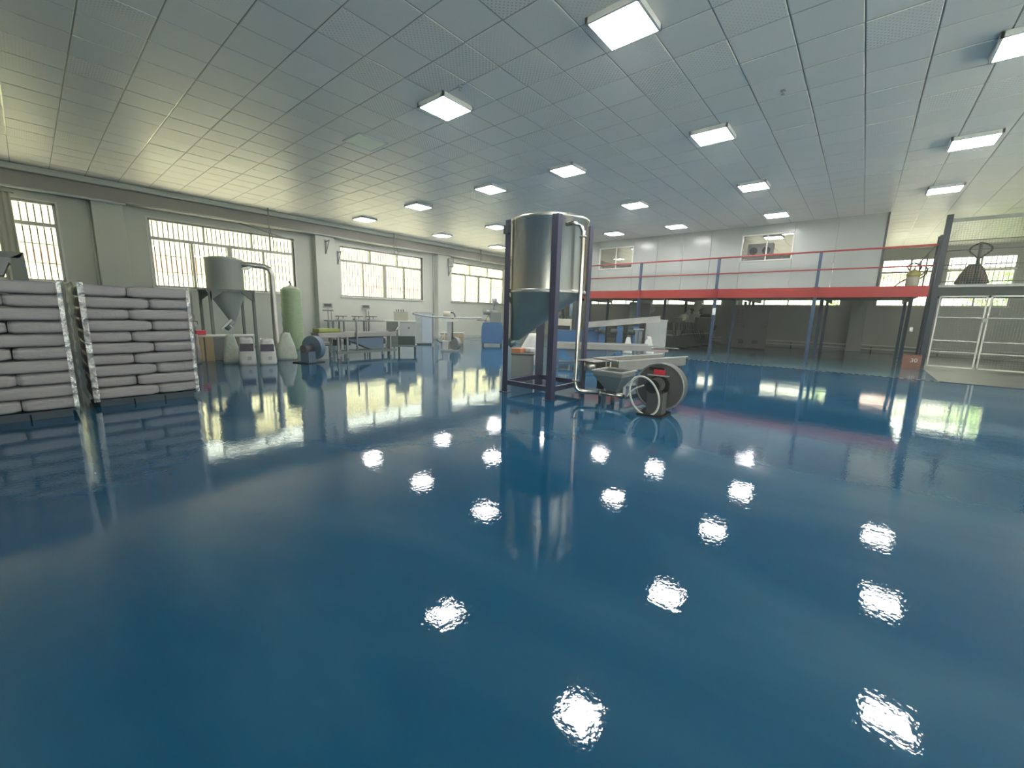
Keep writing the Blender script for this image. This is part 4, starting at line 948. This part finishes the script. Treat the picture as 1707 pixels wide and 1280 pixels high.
B().box((0, .25, .012), (.74, .46, .024)).out('plinth', dark_trim, wc); B().box((0, .25, 1.195), (.84, .56, .02)).out('top', white_enamel, wc)
sackup('white_bag', 13.78, 6.30, .32, .26, .56, bag_paper, 'white bag hanging left of the grey bin stand', 'bag', .35, 8); sackup('white_bag', 14.14, 5.70, .38, .26, .60, bag_paper, 'white bag slumped against the light grey cabinet', 'bag', .35, 9)
bs = thing('grey_bin_stand', 'narrow grey-green stand between two white bags', 'stand', (13.97, 6.02, 0), facing(13.97, 6.02))
B().box((-.07, 0, .42), (.09, .2, .84)).out('upright', grey_green, bs); B().box((.07, 0, .40), (.12, .2, .80)).out('upright', grey_green, bs); B().box((0, 0, .86), (.36, .22, .04)).out('top', grey_mid, bs)

ex = thing('extruder', 'long dark green extruder with barrel pipes and overhead feeder', 'extruder', (19.4, 6.1, 0), -.06)
# local x along the machine
B().box((0, 0, .30), (4.6, .8, .50), bev=.02).out('bed', dark_green, ex)
for x in (-2.1, -.8, .8, 2.1): B().box((x, 0, .03), (.3, .7, .06)).out('foot', black, ex)
B().box((1.2, 0, .95), (1.7, .75, .80), bev=.03).out('gearbox', dark_green, ex)
B().cyl((2.0, -.05, 1.0), (2.9, -.05, .95), .33, n=18).out('motor', dark_green, ex)
B().cyl((-2.2, 0, .95), (.4, 0, .95), .13, n=14).out('barrel', black, ex)
for k in range(9):
    x = -2.1 + k * .27; c = B().box((x, 0, .95), (.20, .36, .32), bev=.01).out('heater_band', grey_dark if k % 2 else black, ex)
    B().tube([(x, -.2, 1.10), (x, -.27, .95), (x + .03, -.27, .70), (x + .1, -.25, .56)], .018, n=6, sub=2).out('cooling_pipe', grey_dark, c)
B().box((.45, 0, 1.30), (.5, .4, .42), bev=.01).out('feed_throat', grey_mid, ex)
B().cyl((1.1, 0, 1.62), (1.1, 0, 2.04), .17, n=16).cyl((1.1, 0, 1.36), (1.1, 0, 1.62), .10, .22, n=16).out('overhead_feeder', cream, ex)
B().cyl((1.1, -.28, 1.62), (1.1, .32, 1.62), .14, n=14).out('feeder_motor', black, ex)
B().cyl((-1.0, -.18, 1.32), (-.7, -.18, 1.32), .14, n=16).out('vent_pump', cream, ex); B().box((-1.15, 0, 1.18), (.9, .34, .24), bev=.01).out('vent_box', grey_dark, ex)
B().tube([(-.5, -.1, 1.3), (-.35, -.2, 1.55), (-.6, -.25, 1.62), (-.85, -.2, 1.45)], .05, n=8, sub=4).out('vent_duct', steel_dull, ex)
b = B()
for k in range(5): b.tube([(-.4 + .3 * k, -.42, .75), (.0 + .3 * k, -.5, .28 - .02 * k), (.5 + .3 * k, -.48, .20), (.9 + .28 * k, -.42, .52)], .016, n=5, sub=5)
b.out('hoses', black, ex)
B().box((.3, -.40, .62), (3.4, .02, .03)).out('trim_rail', steel_dull, ex)
B().box((2.6, .0, 1.25), (.9, .5, .30), bev=.03, ry=.3).out('guard', dark_green, ex)
el = thing('electrical_cabinet', 'wide dark grey electrical cabinet with two doors under the mezzanine', 'cabinet', (20.9, 3.85, 0), facing(20.9, 3.85))
B().box((0, .35, .99), (1.36, .6, 1.90), bev=.012).out('case', grey_dark, el); B().box((0, .35, .02), (1.34, .58, .04)).out('plinth', black, el)
for x, w_ in ((-.44, .44), (.24, .84)):
    d_ = B().box((x, .03, .99), (w_, .04, 1.82), bev=.006).out('door', grey_dark, el); B().box((x + (.15 if x < 0 else .02), .005, .32), (.22, .012, .18)).out('vent', black, d_); B().box((x + w_ * .42, .0, 1.0), (.03, .03, .14)).out('handle', black, d_)
b = B()
for r in range(7):
    for q in range(2): b.cyl((-.52 + .17 * q, .012, 1.05 + .11 * r), (-.52 + .17 * q, -.012, 1.05 + .11 * r), .028, n=8)
b.out('indicator_dials', black, el, kind='stuff')
B().box((-.71, .3, .99), (.03, .56, 1.86)).out('side_trim', white_enamel, el)
for k in range(2): B().cyl((-.28 + .3 * k, .35, 1.94), (-.28 + .3 * k, .35, 2.11), .06).out('cable_riser', black, el)

# ------------------------------------------------------------------ fittings on the window wall
for k, (x, z) in enumerate(((7.42, 3.55), (8.0, 3.25), (13.35, 3.25))):
    w = thing('wall_bracket', 'dark angled bracket on the window wall, %s from the stacks' % ORD[k], 'bracket', (x, YL - (.28 if k != 1 else 0), z), 0, 'brackets on the window wall')
    B().box((0, -.02, 0), (.05, .04, .50)).out('back_plate', grey_mid, w); B().tube([(0, -.02, .18), (0, -.34, .22)], .018, n=6).out('arm', grey_mid, w); B().tube([(0, -.02, -.2), (0, -.30, .20)], .016, n=6).out('strut', grey_mid, w)
w = thing('wall_fan_box', 'square wire-fronted fan box on the pilaster left of the last window', 'fan', (13.42, YL - .3, 3.62))
b = B(); b.span((-.16, -.10, -.2), (.16, -.08, -.17)).span((-.16, -.10, .17), (.16, -.08, .2)).span((-.16, -.10, -.2), (-.13, -.08, .2)).span((.13, -.10, -.2), (.16, -.08, .2)); b.out('case_frame', grey_mid, w)
B().box((0, 0, 0), (.28, .12, .36), bev=.01).out('case', grey_light, w); B().lathe([(.11, 0), (.11, .015)], (0, 0, 0), n=18).out('fan_disc', grey_mid, w).rotation_euler = (PI / 2, 0, 0)
bpy.data.objects['fan_disc'].location = (0, -.06, 0)
for k, (x, z0, z1) in enumerate(((7.80, .9, 3.93), (12.62, 1.2, 3.93), (1.32, 0.1, 3.93))):
    tag(B().cyl((x, YL - .05, z0), (x, YL - .05, z1), .028, n=8).out('conduit', (grey_mid, grey_light, pipe_white)[k]), ('dark vertical conduit left of the third window', 'grey vertical pipe right of the third window', 'white vertical pipe above the wrapped sacks')[k], 'pipe')
tag(B().cyl((XB, YL - .42, 3.90), (2.0, YL - .42, 3.90), .03, n=8).out('ceiling_pipe', pipe_white), 'thin white pipe under the ceiling beam above first window', 'pipe')
tag(B().cyl((2.0, YL - .38, 3.95), (17.5, YL - .38, 3.95), .02, n=8).out('ceiling_pipe', pipe_white), 'long thin white pipe under the ceiling beam above the last three windows', 'pipe')
for k, (x, y) in enumerate(((5.35, 15.0), (10.15, 15.2), (15.2, 15.2))):
    hg = thing('pipe_hanger', 'thin hanger rod with crossbar in front of window %s' % ('two', 'three', 'four')[k], 'hanger', (x, y, 0), 0, 'hanger rods at the windows')
    z0 = (3.10, 3.62, 3.70)[k]
    B().cyl((0, 0, z0), (0, 0, ZC), .018, n=6).out('rod', grey_mid, hg); B().tube([(0, 0, z0 + .75), (.18, 0, z0)], .012, n=6).out('stay', grey_mid, hg)
    B().tube([(-.85 if k == 0 else -.3, 0, z0 + .72 if k == 0 else z0 + .2), (.75 if k == 0 else .3, 0, z0 + .42 if k == 0 else z0 + .1)], .020, n=6).out('crossbar', grey_mid, hg)
tag(B().span((7.72, YL - .06, 1.62), (7.86, YL, 1.86), bev=.01).out('switch_box', grey_mid), 'small grey switch box on the dark conduit', 'switch box')
cu = thing('curtain', 'cream curtain strip hanging at the left of the first window', 'curtain', (-.12, YL - .12, 0))
b = B(); rg = []
for k in range(2): rg.append([(-.14 + .02 * i, .03 * math.sin(i * 1.3), (1.6, 3.8)[k]) for i in range(15)])
b.rings(rg, close=False, cap0=False, cap1=False); b.out('cloth', cream, cu); B().cyl((-.2, 0, 3.8), (.2, 0, 3.8), .015).out('rod', grey_mid, cu)
